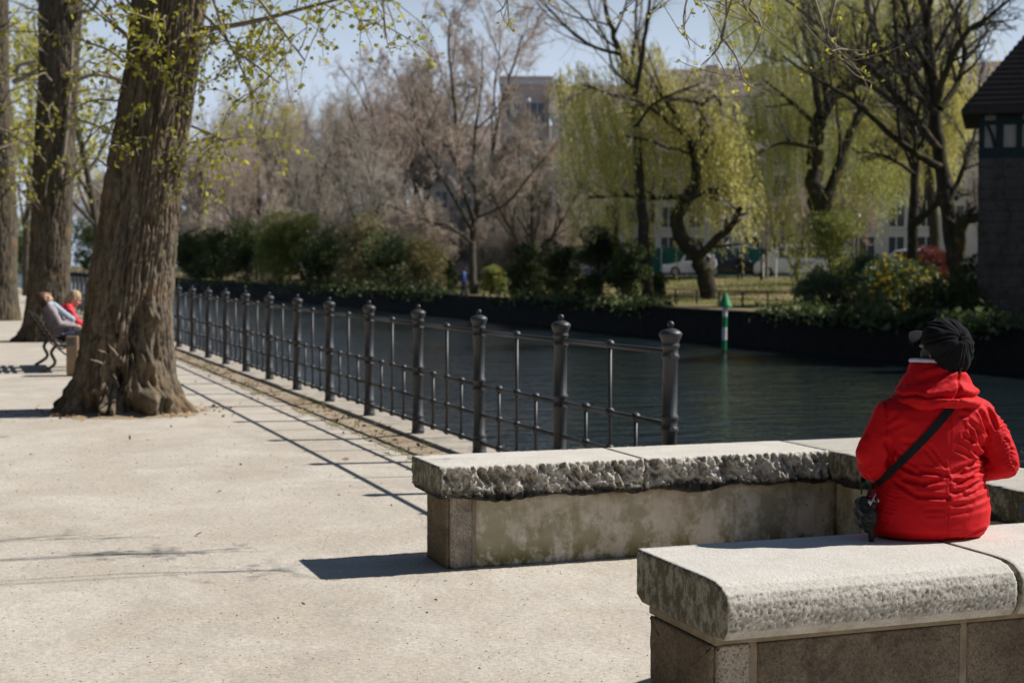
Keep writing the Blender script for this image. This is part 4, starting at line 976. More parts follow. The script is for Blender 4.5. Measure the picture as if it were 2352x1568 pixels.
tag(link('shoots', tubes_mesh('shoots', [(p, np.linspace(0.022 if len(p) < 8 else 0.05, 0.006 if len(p) < 8 else 0.035, len(p))) for p in paths], 5), t2, mats='twig_near'), kind='stuff')
leafy(t2, paths[:60], r2, 'foliage', 0.08, 0.12, 3)
# tree 3
T3D = 44.0; p3 = at(8, 730, T3D); T3 = (float(p3[0]), float(p3[1]), 0.0)
sil3 = silz([(-300, -50, 25), (0, -45, 30), (200, -38, 30), (300, -42, 38), (500, -42, 45), (650, -42, 42), (700, -45, 45), (740, -50, 50)], T3D, 8)
t3, V3, Z3, r3, out3, top3 = big_tree(T3, sil3, 'third trunk at the very left edge, pale and rough, farthest of the big path trees', 63, 10.5, [], (130, 240))
paths = []
for q in range(40):
    a = vdir+(r3.rand()-0.4)*2.4; z = 3.0+r3.rand()*7; p = trunk_pt(V3, Z3, a, z, 130); paths.append(shoot_path(r3, p, np.array([cos(a), sin(a), 0.8*r3.rand()]), 0.7+1.4*r3.rand(), 0.15))
T3v = np.array(T3)
for pts in ([(35, 170), (45, 150), (90, 140), (150, 130)], [(30, 190), (60, 175), (95, 155)]):
    P = catmull([at(px, py, T3D-0.8)-T3v for px, py in pts], 4); paths.append(P)
tag(link('shoots', tubes_mesh('shoots', [(p, np.linspace(0.03 if len(p) < 8 else 0.09, 0.008 if len(p) < 8 else 0.04, len(p))) for p in paths], 5), t3, mats='twig_near'), kind='stuff')
leafy(t3, paths[:40], r3, 'foliage', 0.10, 0.16, 3)
# a further leafy row on the path side, seen between the trunks
for q, (px, D_, sz, lab) in enumerate(((215, 70, 1.0, 'yellow green young tree seen between the second trunk and the biggest trunk'), (60, 80, 1.1, 'yellow green young tree seen between the two leftmost trunks'), (-60, 62, 1.0, 'young tree at the left border behind the leftmost trunk'))):
    b = at(px, 690, D_); r = rs(70+q); K = dict(BARE); K['lv'] = 4; K['n'] = [12, 8, 6, 0, 0]; K['rmin'] = 0.014; out = newout()
    grow(r, np.array([0., 0, -0.2]), np.array([0.02, 0, 1.]), 10*sz, 0.2, 0, K, out)
    t = tree_obj(out, (float(b[0]), float(b[1]), 0), lab, name='young_tree', twig='twig_grey')
    ends = np.array([l[0][-1] for k in (2, 3) for l in out[k]]+[l[0][1] for l in out[3]]); ends = np.repeat(ends, 2, 0)+r.normal(size=(len(ends)*2, 3))*0.25
    ends = ends[ends[:, 2] > 1.2]; link('foliage', leaves_mesh('foliage', ends, 0.20, r, 0.7), t, mats='leaf_spring')
# tree standing beside the camera, out of the picture, whose bare twigs hang into its top
r = rs(80); K = dict(BARE); K['lv'] = 3; K['n'] = [5, 4, 0, 0, 0]; K['rmin'] = 0.008; out = newout()
T0 = np.array([2.9, -3.2, 0.0]); grow(r, np.array([0., 0, -0.2]), np.array([0.02, 0.05, 1.]), 9, 0.42, 0, K, out)
limb = np.array([[0, 0, 6.0], [0.6, 3.0, 7.2], [1.6, 6.5, 7.6], [2.6, 10.0, 7.6], [3.4, 13.5, 7.8]]); Q = catmull(limb, 5); out[0].append((Q, np.linspace(0.045, 0.012, len(Q))))
t0 = tree_obj(out, tuple(T0), 'bare tree whose budding twigs hang into the top right of the picture', name='lime_tree', bark='bark', twig='twig_near')
lines = []; bud = []
for D_, pts in ((9.0, [(1665, -60), (1668, 40), (1650, 110), (1610, 150)]), (9.0, [(1700, -60), (1712, 20), (1750, 60), (1790, 90)]), (8.5, [(1845, -80), (1885, 40), (1903, 90), (1935, 112), (1990, 118)]),
                (8.5, [(1900, 80), (1925, 130), (1950, 145)]), (9.0, [(1655, 85), (1690, 130), (1712, 190), (1770, 217)]), (9.5, [(1520, -60), (1480, -20), (1440, 10)]), (9.5, [(1600, -80), (1570, 40), (1585, 110)]),
                (12, [(860, -60), (880, 20), (888, 90), (900, 130)]), (10, [(1180, -70), (1160, 10), (1140, 30)]), (9.0, [(1720, 20), (1745, 50), (1740, 100), (1700, 160)])):
    P = catmull([at(a, b, D_)-T0 for a, b in pts], 4); lines.append((P, np.linspace(0.008, 0.003, len(P))))
    # tie back to the limb above
    i = int(np.argmin(np.linalg.norm(Q-P[0], axis=1))); lines.append((catmull([Q[i], (Q[i]+P[0])/2+np.array([0, 0, 0.2]), P[0]], 4), np.linspace(0.007, 0.005, 9)))
    for c in range(7): j = r.randint(1, len(P)-1); s = shoot_path(r, P[j], r.normal(size=3)+np.array([0, 0, 0.2]), 0.12+0.3*r.rand(), 0.0, 4); lines.append((s, np.linspace(0.004, 0.002, 5))); bud += [s[-1], s[-2]]
link('hanging_twigs', tubes_mesh('hanging_twigs', lines, 5), t0, mats='twig_near')
bud = np.repeat(np.array(bud), 3, 0)+r.normal(size=(len(bud)*3, 3))*0.012
tag(link('buds', leaves_mesh('buds', bud, 0.028, r, 0.7), t0, mats='leaf_spring'), kind='stuff')

# ------------------------------------------------------------------ bushes
def bush_mesh(seed, rx, ry, h, n, lsz, clumps=26, low=0.0, aspect=0.6):
    r = rs(seed); C_ = []; 
    for k in range(clumps):
        a = r.rand()*2*pi; q = sqrt(r.rand()); z = r.rand()**0.8
        C_.append((rx*q*cos(a)*(1-0.45*z), ry*q*sin(a)*(1-0.45*z), low+(h-low)*(0.12+0.8*z)*(1-0.25*q), (0.24+0.22*r.rand())*min(rx, h)))
    C_ = np.array(C_); idx = r.randint(0, clumps, n); d = r.normal(size=(n, 3)); d /= np.linalg.norm(d, axis=1)[:, None]
    rad = C_[idx, 3]*(0.55+0.6*r.rand(n)**0.5); P = C_[idx, :3]+d*rad[:, None]*np.array([1.1, 1.1, 0.8]); P[:, 2] = np.where(P[:, 2] < 0, P[:, 2]*.8, P[:, 2])
    return leaves_mesh('foliage', P, lsz, r, aspect, dirs=d), C_
def bushp(px, xw, hw, ytop, n, mat, label, lk=1.0, **k):
    xw = xw-.5 if xw < 29 else xw; y, D = base_at(px, xw); h = ((613-ytop+30)*D/FP+CZ-gz(xw))*(1.12 if px < 1550 else 1.0); bush(px, xw, hw*D/FP, h, n, max(.09, .00125*D*lk), mat, label, **k)
def bush(px, xw, rx, h, n, lsz, mat, label, seed, name='bush', cat='bush', group=None, flowers=None, dz=0.0, low=0.0, stems=14):
    y, D = base_at(px, xw); me, C_ = bush_mesh(seed, rx, rx*0.9, h, n, lsz, low=low); r = rs(seed+500)
    t = empty(name, (xw, y, gz(xw)+dz), label=label, cat=cat, group=group); link('foliage', me, t, mats=mat)
    ll = []
    for c in C_[:stems]: ll.append((catmull([(c[0]*0.15, c[1]*0.15, -0.1), (c[0]*0.5, c[1]*0.5, c[2]*0.5), tuple(c[:3])], 3), np.linspace(0.035, 0.012, 7)))
    link('stems', tubes_mesh('stems', ll, 4), t, mats='bark_far')
    if flowers:
        fm, nf, fs = flowers; k = r.randint(0, len(C_), nf); d = r.normal(size=(nf, 3)); d /= np.linalg.norm(d, axis=1)[:, None]
        P = C_[k, :3]+d*C_[k, 3:4]*1.02; P = np.repeat(P, 5, 0)+r.normal(size=(nf*5, 3))*0.03
        link('blossom', leaves_mesh('blossom', P, fs, r, 0.9), t, mats=fm)
    return t
BU = [(440, 28.3, 50, 565, 12000, 'leaf_bush', 'dark evergreen bush just right of the biggest trunk on the far bank'),
      (505, 28.2, 62, 555, 14000, 'leaf_bush', 'rounded dark bush second from the left on the far bank'),
      (570, 28.5, 68, 540, 12000, 'leaf_bush', 'dark green bush below the small yellow leaved tree'),
      (645, 28.2, 78, 530, 18000, 'leaf_lime', 'wide fresh green bush in the middle of the bank bushes'),
      (715, 29.8, 70, 503, 14000, 'leaf_lime', 'tall lime green bush, brightest of the far bank'),
      (765, 28.2, 74, 560, 14000, 'leaf_bush', 'dark bush in front of the lime green bush at the water'),
      (830, 28.8, 65, 515, 14000, 'leaf_tan', 'brownish bush right of the lime green bush'),
      (905, 28.0, 72, 550, 14000, 'leaf_bush', 'dark twiggy bush hanging low over the water'),
      (965, 28.2, 55, 560, 12000, 'leaf_tan', 'tan bush left of the multi stemmed tree'),
      (1020, 30, 25, 625, 6000, 'leaf_bush', 'small round bush at the left foot of the multi stemmed tree'),
      (1135, 29.5, 28, 635, 6000, 'leaf_lime', 'low light green bush right of the multi stemmed tree'),
      (1210, 28.5, 50, 590, 12000, 'leaf_bush', 'dark green bush, left part of the cluster before the slender tree'),
      (1285, 28.7, 58, 562, 14000, 'leaf_bush', 'big dark bush in the middle of the cluster'),
      (1370, 28.6, 62, 550, 14000, 'leaf_bush', 'glossy green bush, tallest beside the slender tree'),
      (1445, 28.9, 45, 580, 12000, 'leaf_bush', 'dark bush touching the slender straight tree on its left'),
      (1512, 31.0, 20, 655, 3500, 'leaf_bush', 'small ivy mound at the foot of the slender straight tree'),
      (1915, 33.5, 75, 470, 13000, 'leaf_lime', 'yellow green loose bush in front of the thick willow trunk'),
      (1985, 31.5, 62, 600, 9000, 'leaf_pale', 'bush with pale glossy leaves left of the yellow flowering bush'),
      (1880, 30.0, 60, 650, 7000, 'leaf_pale', 'lowest leafy bush at the left end of the flowering row'),
      (2290, 32.0, 110, 600, 11000, 'leaf_bush', 'dark bush at the foot of the half timbered tower'),
      (2220, 29.5, 80, 655, 9000, 'leaf_bush', 'low dark bush at the bank edge before the tower'),
      (215, 28.6, 55, 540, 10000, 'leaf_bush', 'dark bush across the canal seen between second and biggest trunks'),
      (330, 28.7, 60, 550, 10000, 'leaf_bush', 'dark bush across the canal hidden behind the biggest trunk'),
      (60, 28.6, 50, 570, 8000, 'leaf_bush', 'dark bush across the canal seen between the two leftmost trunks'),
      (20, 34, 60, 500, 8000, 'leaf_lime', 'pale green far bush at the left edge behind the trunks')]
for i, a in enumerate(BU): bushp(*a, seed=100+i, group='bushes along the far bank')
bush(2070, 31.5, 1.7, 2.1, 9000, .10, 'leaf_pale', 'yellow flowering bush between the pale leaved bush and the tower', 140, flowers=('leaf_gold', 260, .11))
bush(2140, 30.5, 1.1, 1.4, 6000, .09, 'leaf_bush', 'dark leaved bush with a few yellow flowers nearest to the tower', 141, flowers=('leaf_gold', 80, .11))
bush(2130, 41.5, 1.2, 1.9, 8000, .10, 'leaf_red', 'reddish brown round bush between the two dark trees', 142, low=0.3)
# strip of low ivy and bank growth that overhangs the far wall
r = rs(150); P = []
for k in range(12000):
    px = r.choice([r.uniform(400, 1050), r.uniform(1150, 1530), r.uniform(1780, 2352)], p=[.5, .22, .28]); y, D = base_at(px, 27.2)
    sc_ = max(1.0, y/55); P.append((27.1+r.normal()*0.4*sc_, y, 0.05+abs(r.normal())*0.20*sc_-0.4*r.rand()*sc_))
tag(link('ground_cover', leaves_mesh('ground_cover', P, 0.20, r, 0.6), None, mats='leaf_bush'), 'dark ivy and low growth trailing over the far quay edge', 'ground cover', kind='stuff')
P = []
for k in range(16000):
    y = r.uniform(42, 100); x = r.uniform(29.5, 46); P.append((x, y, gz(x)+0.01))
d = np.tile([0., 0, 1], (len(P), 1))
tag(link('grass', leaves_mesh('grass', P, 0.14, r, 0.25, dirs=d), None, mats='grass'), 'short tufted grass of the park on the far bank', 'grass', kind='stuff')
# verge tufts and dead leaves by the fence
P = []; 
for k in range(60):
    c = (3.45+r.rand()*0.5, 8.2+r.rand()**1.5*22); n_ = r.randint(6, 26)
    for j in range(n_): P.append((c[0]+r.normal()*0.05, c[1]+r.normal()*0.07, 0.012))
d = np.tile([0., 0, 1], (len(P), 1))
tag(link('grass', leaves_mesh('grass', P, 0.055, r, 0.16, dirs=d), None, mats='grass'), 'sparse grass tufts in the dirt strip beside the iron fence', 'grass', kind='stuff')
P = []
for k in range(700):
    y = 8.1+r.rand()**1.6*40; P.append((3.92-abs(r.normal())*0.2, y, 0.018+0.012*r.rand()))
for k in range(170):
    a = r.rand()*2*pi; q = 0.75+abs(r.normal())*0.22; P.append((T1[0]+q*cos(a), T1[1]+q*sin(a)*0.9, 0.012+0.02*r.rand()))
for k in range(60): P.append((r.uniform(-3, 4), r.uniform(3.5, 22), 0.006))
d = r.normal(size=(len(P), 3)); d[:, 2] *= 0.15
tag(link('dead_leaves', leaves_mesh('dead_leaves', P, 0.045, r, 0.6, dirs=d), None, mats='dry'), 'scattered brown dead leaves and twigs on the dirt strip and path', 'dead leaves', kind='stuff')
# tall hedge added out of view, left and behind, to block low sky light
hd = empty('sky_block_hedge', (-5.5, 0, 0), label='tall evergreen hedge added out of view to block low sky light', cat='sky_block_hedge')
m = MB(); m.box(-1.2, 0.2, -12, 75, 0, 6.0); m.box(0.21, 14, -12, -10.8, 0, 5.5); m.build('core', 'bark_far', hd)
P = np.concatenate([np.stack([r.normal(size=26000)*.25+.35, r.uniform(-11, 75, 26000), r.uniform(0.1, 6.6, 26000)], 1), np.stack([r.uniform(0, 14, 6000), r.normal(size=6000)*.25-10.6, r.uniform(.1, 6, 6000)], 1)])
link('foliage', leaves_mesh('foliage', P, 0.30, r, 0.6), hd, mats='leaf_bush')
# pebbles on the path
V = []; Fc = []; n_ = 0; oc = np.array([(1, 0, 0), (-1, 0, 0), (0, 1, 0), (0, -1, 0), (0, 0, 1), (0, 0, -1)], float); of = [(0, 2, 4), (2, 1, 4), (1, 3, 4), (3, 0, 4), (2, 0, 5), (1, 2, 5), (3, 1, 5), (0, 3, 5)]
for k in range(15000):
    D_ = 3.6+10*r.rand()**1.2; X = (r.rand()-0.5)*2*0.34*D_; p = C0+Fv*D_+Rv*X; s = (0.0018+0.0032*r.rand()**4.0)*(1+.05*max(0, D_-5))
    V.append((oc+r.normal(size=oc.shape)*0.25)*np.array([s*1.3, s, s*0.55])+np.array([p[0], p[1], s*0.25])); Fc += [tuple(i+n_ for i in f) for f in of]; n_ += 6
me = bpy.data.meshes.new('gravel'); me.from_pydata(np.concatenate(V).tolist(), [], Fc)
tag(link('gravel', me, None, False, 'pebble'), 'loose small pebbles strewn over the beige path', 'gravel', kind='stuff')
P = []
for k in range(350):
    D_ = 3.6+12*r.rand()**1.1; X = (r.rand()-0.5)*2*0.34*D_; p = C0+Fv*D_+Rv*X
    if mnoise.noise(Vector((p[0]*.9, p[1]*.9, 3))) > -.12: P.append((p[0], p[1], 0.005))
d = r.normal(size=(len(P), 3)); d[:, 2] *= 0.1
tag(link('twig_litter', leaves_mesh('twig_litter', P, 0.017, r, 0.4, dirs=d, sj=.9), None, mats='darklit'), 'tiny dark twig bits and seed husks sprinkled over the path', 'twig litter', kind='stuff')
# low soil mound around the foot of the big tree
mb = MB(); V = []; nr, na = 10, 60
for i in range(nr+1):
    for k in range(na):
        a = 2*pi*k/na; q = 0.3+0.62*i/nr*(1+0.30*mnoise.noise(Vector((cos(a)*2, sin(a)*2, 1)))); V.append((T1[0]+q*cos(a), T1[1]+q*sin(a), 0.075*(1-i/nr)**1.3-0.004+0.014*mnoise.noise(Vector((q*cos(a)*5, q*sin(a)*5, 0)))*(1-i/nr)))
mb.add(V, [(i*na+k, i*na+(k+1) % na, (i+1)*na+(k+1) % na, (i+1)*na+k) for i in range(nr) for k in range(na)])
tag(mb.build('soil', 'dirt', None, True), kind='structure')

# ------------------------------------------------------------------ canal marker
b = at(1663, 808, 1.0)-C0; k_ = (WZ-CZ)/b[2]; bx, by = float(b[0]*k_), float(b[1]*k_)
buoy = empty('channel_marker', (bx, by, WZ), label='green and white banded marker pole with a green cone top standing in the canal', cat='channel marker')
buoy.rotation_euler = (0, radians(0.8), 0)
MB().lathe([(0.0, -1), (0.06, -1), (0.06, 0.06), (0.055, 0.07), (0.0, 0.07)], n=14).build('pile', 'rust', buoy, True)
for z0, z1, m in ((0.06, 0.40, 'green'), (0.40, 0.82, 'white'), (0.82, 1.17, 'green'), (1.17, 1.52, 'white')):
    MB().lathe([(0.0, z0), (0.078, z0), (0.078, z1), (0.0, z1)], n=16).build('band', m, buoy)
MB().lathe([(0.0, 1.50), (0.24, 1.50), (0.235, 1.53), (0.035, 1.97), (0.0, 1.98)], n=20).build('cone_topmark', 'green', buoy)

# ------------------------------------------------------------------ low lawn railing on the far bank
rl = empty('lawn_railing', (29.7, 0, 0), label='low thin dark railing along the lawn of the far bank', cat='railing')
yy = np.arange(44, 80, 2.0)
for y in yy: MB().box(-.03, .03, y-.03, y+.03, -.1, 0.66).build('post', 'rust', rl)
mb = MB(); mb.tube([(0, 44, 0.64), (0, 78, 0.64)], 0.022, 6); mb.tube([(0, 44, 0.34), (0, 78, 0.34)], 0.014, 6); mb.build('rail', 'rust', rl)

# ------------------------------------------------------------------ far street: hoarding, cars, van, lamps, posts
def face_frame(px, py, D, dz=None):
    p = at(px, py, D); h = YAW+math.atan((px-PW/2)/FP); return (float(p[0]), float(p[1])), -h
mb = MB()
p0 = at(1440, 640, 96)
sheetpts = []
(x_, y_), rz_ = face_frame(1700, 640, 99)
st = MB().box(-6, 40, -3.5, 9, -0.05, 0.014).build('street', 'asphalt'); st.location = (x_, y_, 1.0); st.rotation_euler = (0, 0, rz_); tag(st, kind='structure')
(x_, y_), rz_ = face_frame(1630, 640, 106); h_ = empty('hoarding', (x_, y_, 1.0), rz_, label='green construction hoarding behind the parked cars across the canal', cat='hoarding')
MB().box(-7, 6, -0.02, 0.03, 0.05, 1.95).build('panel', 'hoard', h_)
for k in range(8): MB().box(-7+k*1.8, -6.93+k*1.8, -0.09, -0.021, 0, 2.02).build('post', 'frame', h_)

def car(loc, rz, paint, label, L=4.4, Hh=1.45, wd=1.76, van=False, cat='car'):
    t = empty('parked_car' if not van else 'parked_van', loc, rz, label=label, cat=cat, group=None)
    if not van:
        low = [(-L/2, .32), (-L/2+.02, .62), (-L/2+.12, .88), (-L/2+.75, .95), (L*.12, .97), (L/2-.95, .90), (L/2-.25, .76), (L/2-.03, .62), (L/2, .34), (L/2-.1, .22), (-L/2+.1, .22)]
        top = [(-L/2+.25, .93), (-L/2+.85, Hh-.07), (-L/2+1.3, Hh), (0.05, Hh), (.5, Hh-.05), (L/2-1.15, .93)]
    else:
        low = [(-L/2, .35), (-L/2+.02, 1.15), (L/2-.75, 1.15), (L/2-.2, .95), (L/2-.02, .75), (L/2, .35), (L/2-.1, .25), (-L/2+.1, .25)]
        top = [(-L/2+.03, 1.14), (-L/2+.12, Hh-.05), (-L/2+.3, Hh), (L/2-1.6, Hh), (L/2-1.35, Hh-.07), (L/2-.62, 1.14)]
    def prism(pts, w0, w1, z0, z1):
        m = MB(); n = len(pts); V = []
        for s_ in (-1, 1):
            for x, z in pts: q = (z-z0)/(z1-z0+1e-6); V.append((x, s_*(w0+(w1-w0)*max(0, min(1, q)))/2, z))
        m.add(V, [tuple(range(n)), tuple(range(2*n-1, n-1, -1))]+[(i, n+i, n+(i+1) % n, (i+1) % n) for i in range(n)]); me = m.mesh('body'); bm_fix(me); return me
    link('body', evalmesh(prism(low, wd, wd, 0, 1), [('BEVEL', dict(width=.05, segments=2, limit_method='ANGLE'))]), t, True, paint)
    link('cabin', evalmesh(prism(top, wd-.08, wd-.42, .93, Hh), [('BEVEL', dict(width=.04, segments=2))]), t, True, paint)
    zt = Hh-.12; zb = 1.0 if not van else 1.2
    for s_ in (-1, 1):
        for (a, b_) in (((-L/2+.72, -.18), (-.1, L/2-1.45)) if not van else ((-L/2+.3, -.9), (-.8, .35), (.45, L/2-1.5))):
            m = MB(); w0 = (wd-.08-(.34)*(zb-.93)/(Hh-.93))/2+.006; w1 = (wd-.08-.34*(zt-.93)/(Hh-.93))/2+.006; ins = .2
            m.add([(a, s_*w0, zb), (b_, s_*w0, zb), (b_-(.12 if b_ > 0 else 0), s_*w1, zt), (a+(.22 if a < -1 else 0), s_*w1, zt), (a, s_*(w0-.03), zb), (b_, s_*(w0-.03), zb), (b_, s_*(w1-.03), zt), (a, s_*(w1-.03), zt)],
                  [(0, 1, 2, 3), (0, 4, 5, 1), (1, 5, 6, 2), (2, 6, 7, 3), (3, 7, 4, 0)]); me = m.mesh('side_window'); bm_fix(me); link('side_window', me, t, False, 'glass')
        for xw in (-L/2+.82, L/2-.86):
            wh = link('wheel', MB().tube([(xw, s_*(wd/2-.2), .32), (xw, s_*(wd/2+.012), .32)], .32, 20).mesh('wheel'), t, False, 'tyre')
            MB().tube([(xw, s_*(wd/2-.1), .32), (xw, s_*(wd/2+.022), .32)], .20, 16).build('rim', 'rim', wh)
        MB().ell((L/2-.14, s_*(wd/2-.28), .68), (.13, .2, .09), 10, 6).build('headlight', 'lampw', t)
        MB().ell((-L/2+.06, s_*(wd/2-.25), .78), (.08, .18, .09), 10, 6).build('taillight', 'leaf_red', t)
    m = MB(); xa, za, xb, zb2 = L/2-1.15, .96, .53 if not van else L/2-1.35, Hh-.08
    if van: xa = L/2-.64; za = 1.17
    m.add([(xa+.02, -.62, za), (xa+.02, .62, za), (xb+.03, .52, zb2), (xb+.03, -.52, zb2), (xa-.05, -.62, za), (xa-.05, .62, za), (xb-.05, .52, zb2), (xb-.05, -.52, zb2)], [(0, 1, 2, 3), (0, 4, 5, 1), (1, 5, 6, 2), (2, 6, 7, 3), (3, 7, 4, 0)])
    me = m.mesh('windscreen'); bm_fix(me); link('windscreen', me, t, False, 'glass'); return t
(x_, y_), rz_ = face_frame(1690, 640, 97); car((x_, y_, 1.014), rz_, 'carblack', 'black car parked in front of the green hoarding, right of the twisted willow trunk', L=4.3)
(x_, y_), rz_ = face_frame(1590, 640, 98.5); car((x_, y_, 1.014), rz_+pi, 'carwhite', 'white car parked left of the twisted willow trunk', L=3.9)
(x_, y_), rz_ = face_frame(1820, 640, 96); car((x_, y_, 1.014), rz_+pi, 'carwhite', 'white van parked right of the pole, partly behind shrubs', L=4.8, Hh=2.0, wd=1.9, van=True, cat='van')
(x_, y_), rz_ = face_frame(2115, 640, 70); car((x_, y_, 1.014), rz_, 'carwhite', 'white car glimpsed behind the yellow flowering bush', L=4.0)
def lamp(px, ytop, D, label):
    p = at(px, ytop, D); z0 = gz(float(p[0])); hh = float(p[2])-z0; t = empty('street_lamp', (float(p[0]), float(p[1]), z0), label=label, cat='street lamp')
    MB().lathe([(0, 0), (.09, 0), (.09, .5), (.05, .55), (.04, hh-.2), (.07, hh-.17), (.07, hh-.14), (0, hh-.14)], n=10).build('pole', 'rust', t)
    MB().ell((0, 0, hh+.04), (.17, .17, .2), 14, 10).build('globe', 'lampw', t); MB().lathe([(.0, hh+.2), (.14, hh+.2), (.05, hh+.30), (0, hh+.32)], n=12).build('cap', 'rust', t)
lamp(1968, 500, 66, 'street lamp with glass globe right of the thick willow trunk')
lamp(1750, 530, 88, 'street lamp with glass globe left of the tan pole')
lamp(1213, 232, 100, 'distant tall street lamp in front of the pink house')
for px, yt, D, wd_, m, nm, lab in ((1763, 470, 88, .10, 'twig_near', 'wooden_pole', 'tan wooden pole between the black car and the white van'), (1753, 585, 91, .07, 'frame', 'sign_post', 'white sign post left of the tan pole'),
                               (1783, 575, 91, .06, 'frame', 'sign_post', 'white sign post right of the tan pole, before the van')):
    p = at(px, yt, D); t = empty(nm, (float(p[0]), float(p[1]), 1.0), label=lab, cat='post')
    hh = float(p[2])-1.0; MB().lathe([(0, 0), (wd_, 0), (wd_*.8, hh), (0, hh)], n=8).build('pole', m, t)
    if nm == 'sign_post': MB().box(-.18, .18, -.1, -.085, hh-.5, hh-.12).build('plate', 'frame', t).rotation_euler = (0, 0, -0.5)

# ------------------------------------------------------------------ houses behind the far bank
def house(name, px, D, wdt, dep, top, label, wall, rows, cols, roof='gable', zb=1.0, w0=1.1, wh=1.6, base=1.2, chim=()):
    (x_, y_), rz_ = face_frame(px, 640, D); t = empty(name, (x_, y_, zb), rz_, label=label, cat='building')
    hh = top-zb; m = MB(); m.box(-wdt/2, wdt/2, 0, dep, 0, hh); m.build('wall', wall, t)
    m = MB(); m.box(-wdt/2-.2, wdt/2+.2, -.28, -.003, hh-.35, hh); m.build('cornice', 'frame', t)
    if roof == 'gable':
        m = MB(); r_ = 3.0; m.add([(-wdt/2-.3, -.5, hh+.003), (wdt/2+.3, -.5, hh+.003), (wdt/2+.3, dep+.5, hh+.003), (-wdt/2-.3, dep+.5, hh+.003), (-wdt/2-.3, dep/2, hh+r_), (wdt/2+.3, dep/2, hh+r_)],
                            [(3, 2, 1, 0), (0, 1, 5, 4), (2, 3, 4, 5), (1, 2, 5), (3, 0, 4)]); rf = m.build('roof', 'rooft', t)
    else: rf = MB().box(-wdt/2-.2, wdt/2+.2, -.3, dep+.2, hh+.003, hh+.35).build('roof', wall, t)
    for cx in chim: MB().box(cx, cx+1.1, dep*.3, dep*.3+.8, hh, hh+3.0).build('chimney', 'pinkf', rf)
    fh = (hh-base-.9)/rows; cw = wdt/cols
    for i in range(rows):
        for j in range(cols):
            cx = -wdt/2+cw*(j+.5); z0 = base+fh*i+.2
            f = MB(); f.box(cx-w0/2-.09, cx+w0/2+.09, -.05, -.004, z0-.09, z0); f.box(cx-w0/2-.09, cx+w0/2+.09, -.05, -.004, z0+wh, z0+wh+.09)
            f.box(cx-w0/2-.09, cx-w0/2, -.05, -.004, z0+.001, z0+wh-.001); f.box(cx+w0/2, cx+w0/2+.09, -.05, -.004, z0+.001, z0+wh-.001); f.box(cx-.035, cx+.035, -.045, -.012, z0+.001, z0+wh-.001)
            f.box(cx-w0/2-.15, cx+w0/2+.15, -.16, -.052, z0-.14, z0-.09)
            wn = f.build('window', 'frame', t); MB().box(cx-w0/2, cx+w0/2, -.012, -.004, z0, z0+wh).build('pane', 'glass', wn)
    return t
house('apartment_building', 1990, 118, 33, 12, 15.0, 'long pale apartment building behind the right hand trees across the canal', 'facade', 5, 15, chim=(-13, -9, 4), w0=1.15, wh=1.6)
house('apartment_building', 1400, 124, 9.5, 12, 14.0, 'narrow grey white apartment house directly behind the left willow', 'facade', 4, 5, w0=1.15, wh=1.6, chim=(2,))
house('apartment_building', 1205, 132, 4.2, 12, 17.6, 'tall pink rendered house left of the willow', 'pinkf', 5, 2, roof='flat', w0=1.2, wh=1.7)
house('apartment_building', 1150, 150, 14, 12, 13.0, 'grey house deep behind the multi stemmed bare tree', 'facade', 4, 6, w0=1.15, wh=1.6)
house('apartment_building', 1318, 140, 3.4, 8, 15.2, 'small pink gable house seen through the left willow', 'pinkf', 4, 2, roof='gable', w0=.9, wh=1.5)
# ------------------------------------------------------------------ half timbered tower
(x_, y_), rz_ = face_frame(2245, 640, 46.5); rz_ = -radians(38)
tw = empty('tower_house', (x_, y_, 0.0), rz_, label='dark half timbered tower house with steep tiled roof at the right edge', cat='building')
W_, Dp = 4.4, 4.2; ZS, ZE = 4.95, 6.62
m = MB(); r = rs(200); z = -0.3; row = 0
while z < ZS-0.01:
    hgt = 0.33 if z+0.33 < ZS-.12 else ZS-z
    x = -0.0; 
    while x < W_-0.01:
        L_ = min(0.55+r.rand()*.45, W_-x); 
        if W_-x-L_ < .25: L_ = W_-x
        m.box(x+.008, x+L_-.008, -.012-.02*r.rand(), .3, z+.008, z+hgt-.008, bev=.015); x += L_
    y = 0.0
    while y < Dp-0.01:
        L_ = min(0.55+r.rand()*.45, Dp-y)
        if Dp-y-L_ < .25: L_ = Dp-y
        m.box(-.012-.02*r.rand(), .3, y+.008, y+L_-.008, z+.008, z+hgt-.008, bev=.015); y += L_
    z += hgt; row += 1
m.box(0.004, W_, 0.004, Dp, -0.3, ZS-.002); m.build('stone_wall', 'tstone', tw)
MB().box(.03, W_-.03, .03, Dp-.03, ZS, ZE).build('infill_wall', 'infill', tw)
m = MB()
for z0, z1 in ((ZS-.02, ZS+.30), (ZS+.98, ZS+1.12), (ZE-.14, ZE)): m.box(-.04, W_+.04, -.04, .028, z0, z1); m.box(-.04, .028, .03, Dp, z0, z1)
for x0, x1 in ((-.035, .13), (.46, .68), (1.05, 1.22), (1.62, 1.80), (2.2, 2.4), (3.0, 3.2), (4.0, 4.435)): m.box(x0, x1, -.035, .026, ZS+.301, ZS+.979); m.box(x0, x1, -.035, .026, ZS+1.121, ZE-.141)
for y0 in (.5, 1.2, 2.0, 2.8, 3.6): m.box(-.035, .026, y0, y0+.16, ZS+.301, ZE-.141)
m.box(.68, 1.05, -.034, .02, ZS+1.121, ZE-.141); m.tube([(.22, -.02, ZS+.98), (.34, -.02, ZS+.7), (.44, -.02, ZS+.3)], .045, 4)
m.build('timber_frame', 'timber', tw)
m = MB(); ov = .55; zt = ZE-.25; ap = 3.6
E0 = [(-ov, -ov, zt), (W_+ov, -ov, zt), (W_+ov, Dp+ov, zt), (-ov, Dp+ov, zt)]; R_ = [(W_/2, Dp*.38, zt+ap), (W_/2, Dp*.62, zt+ap)]
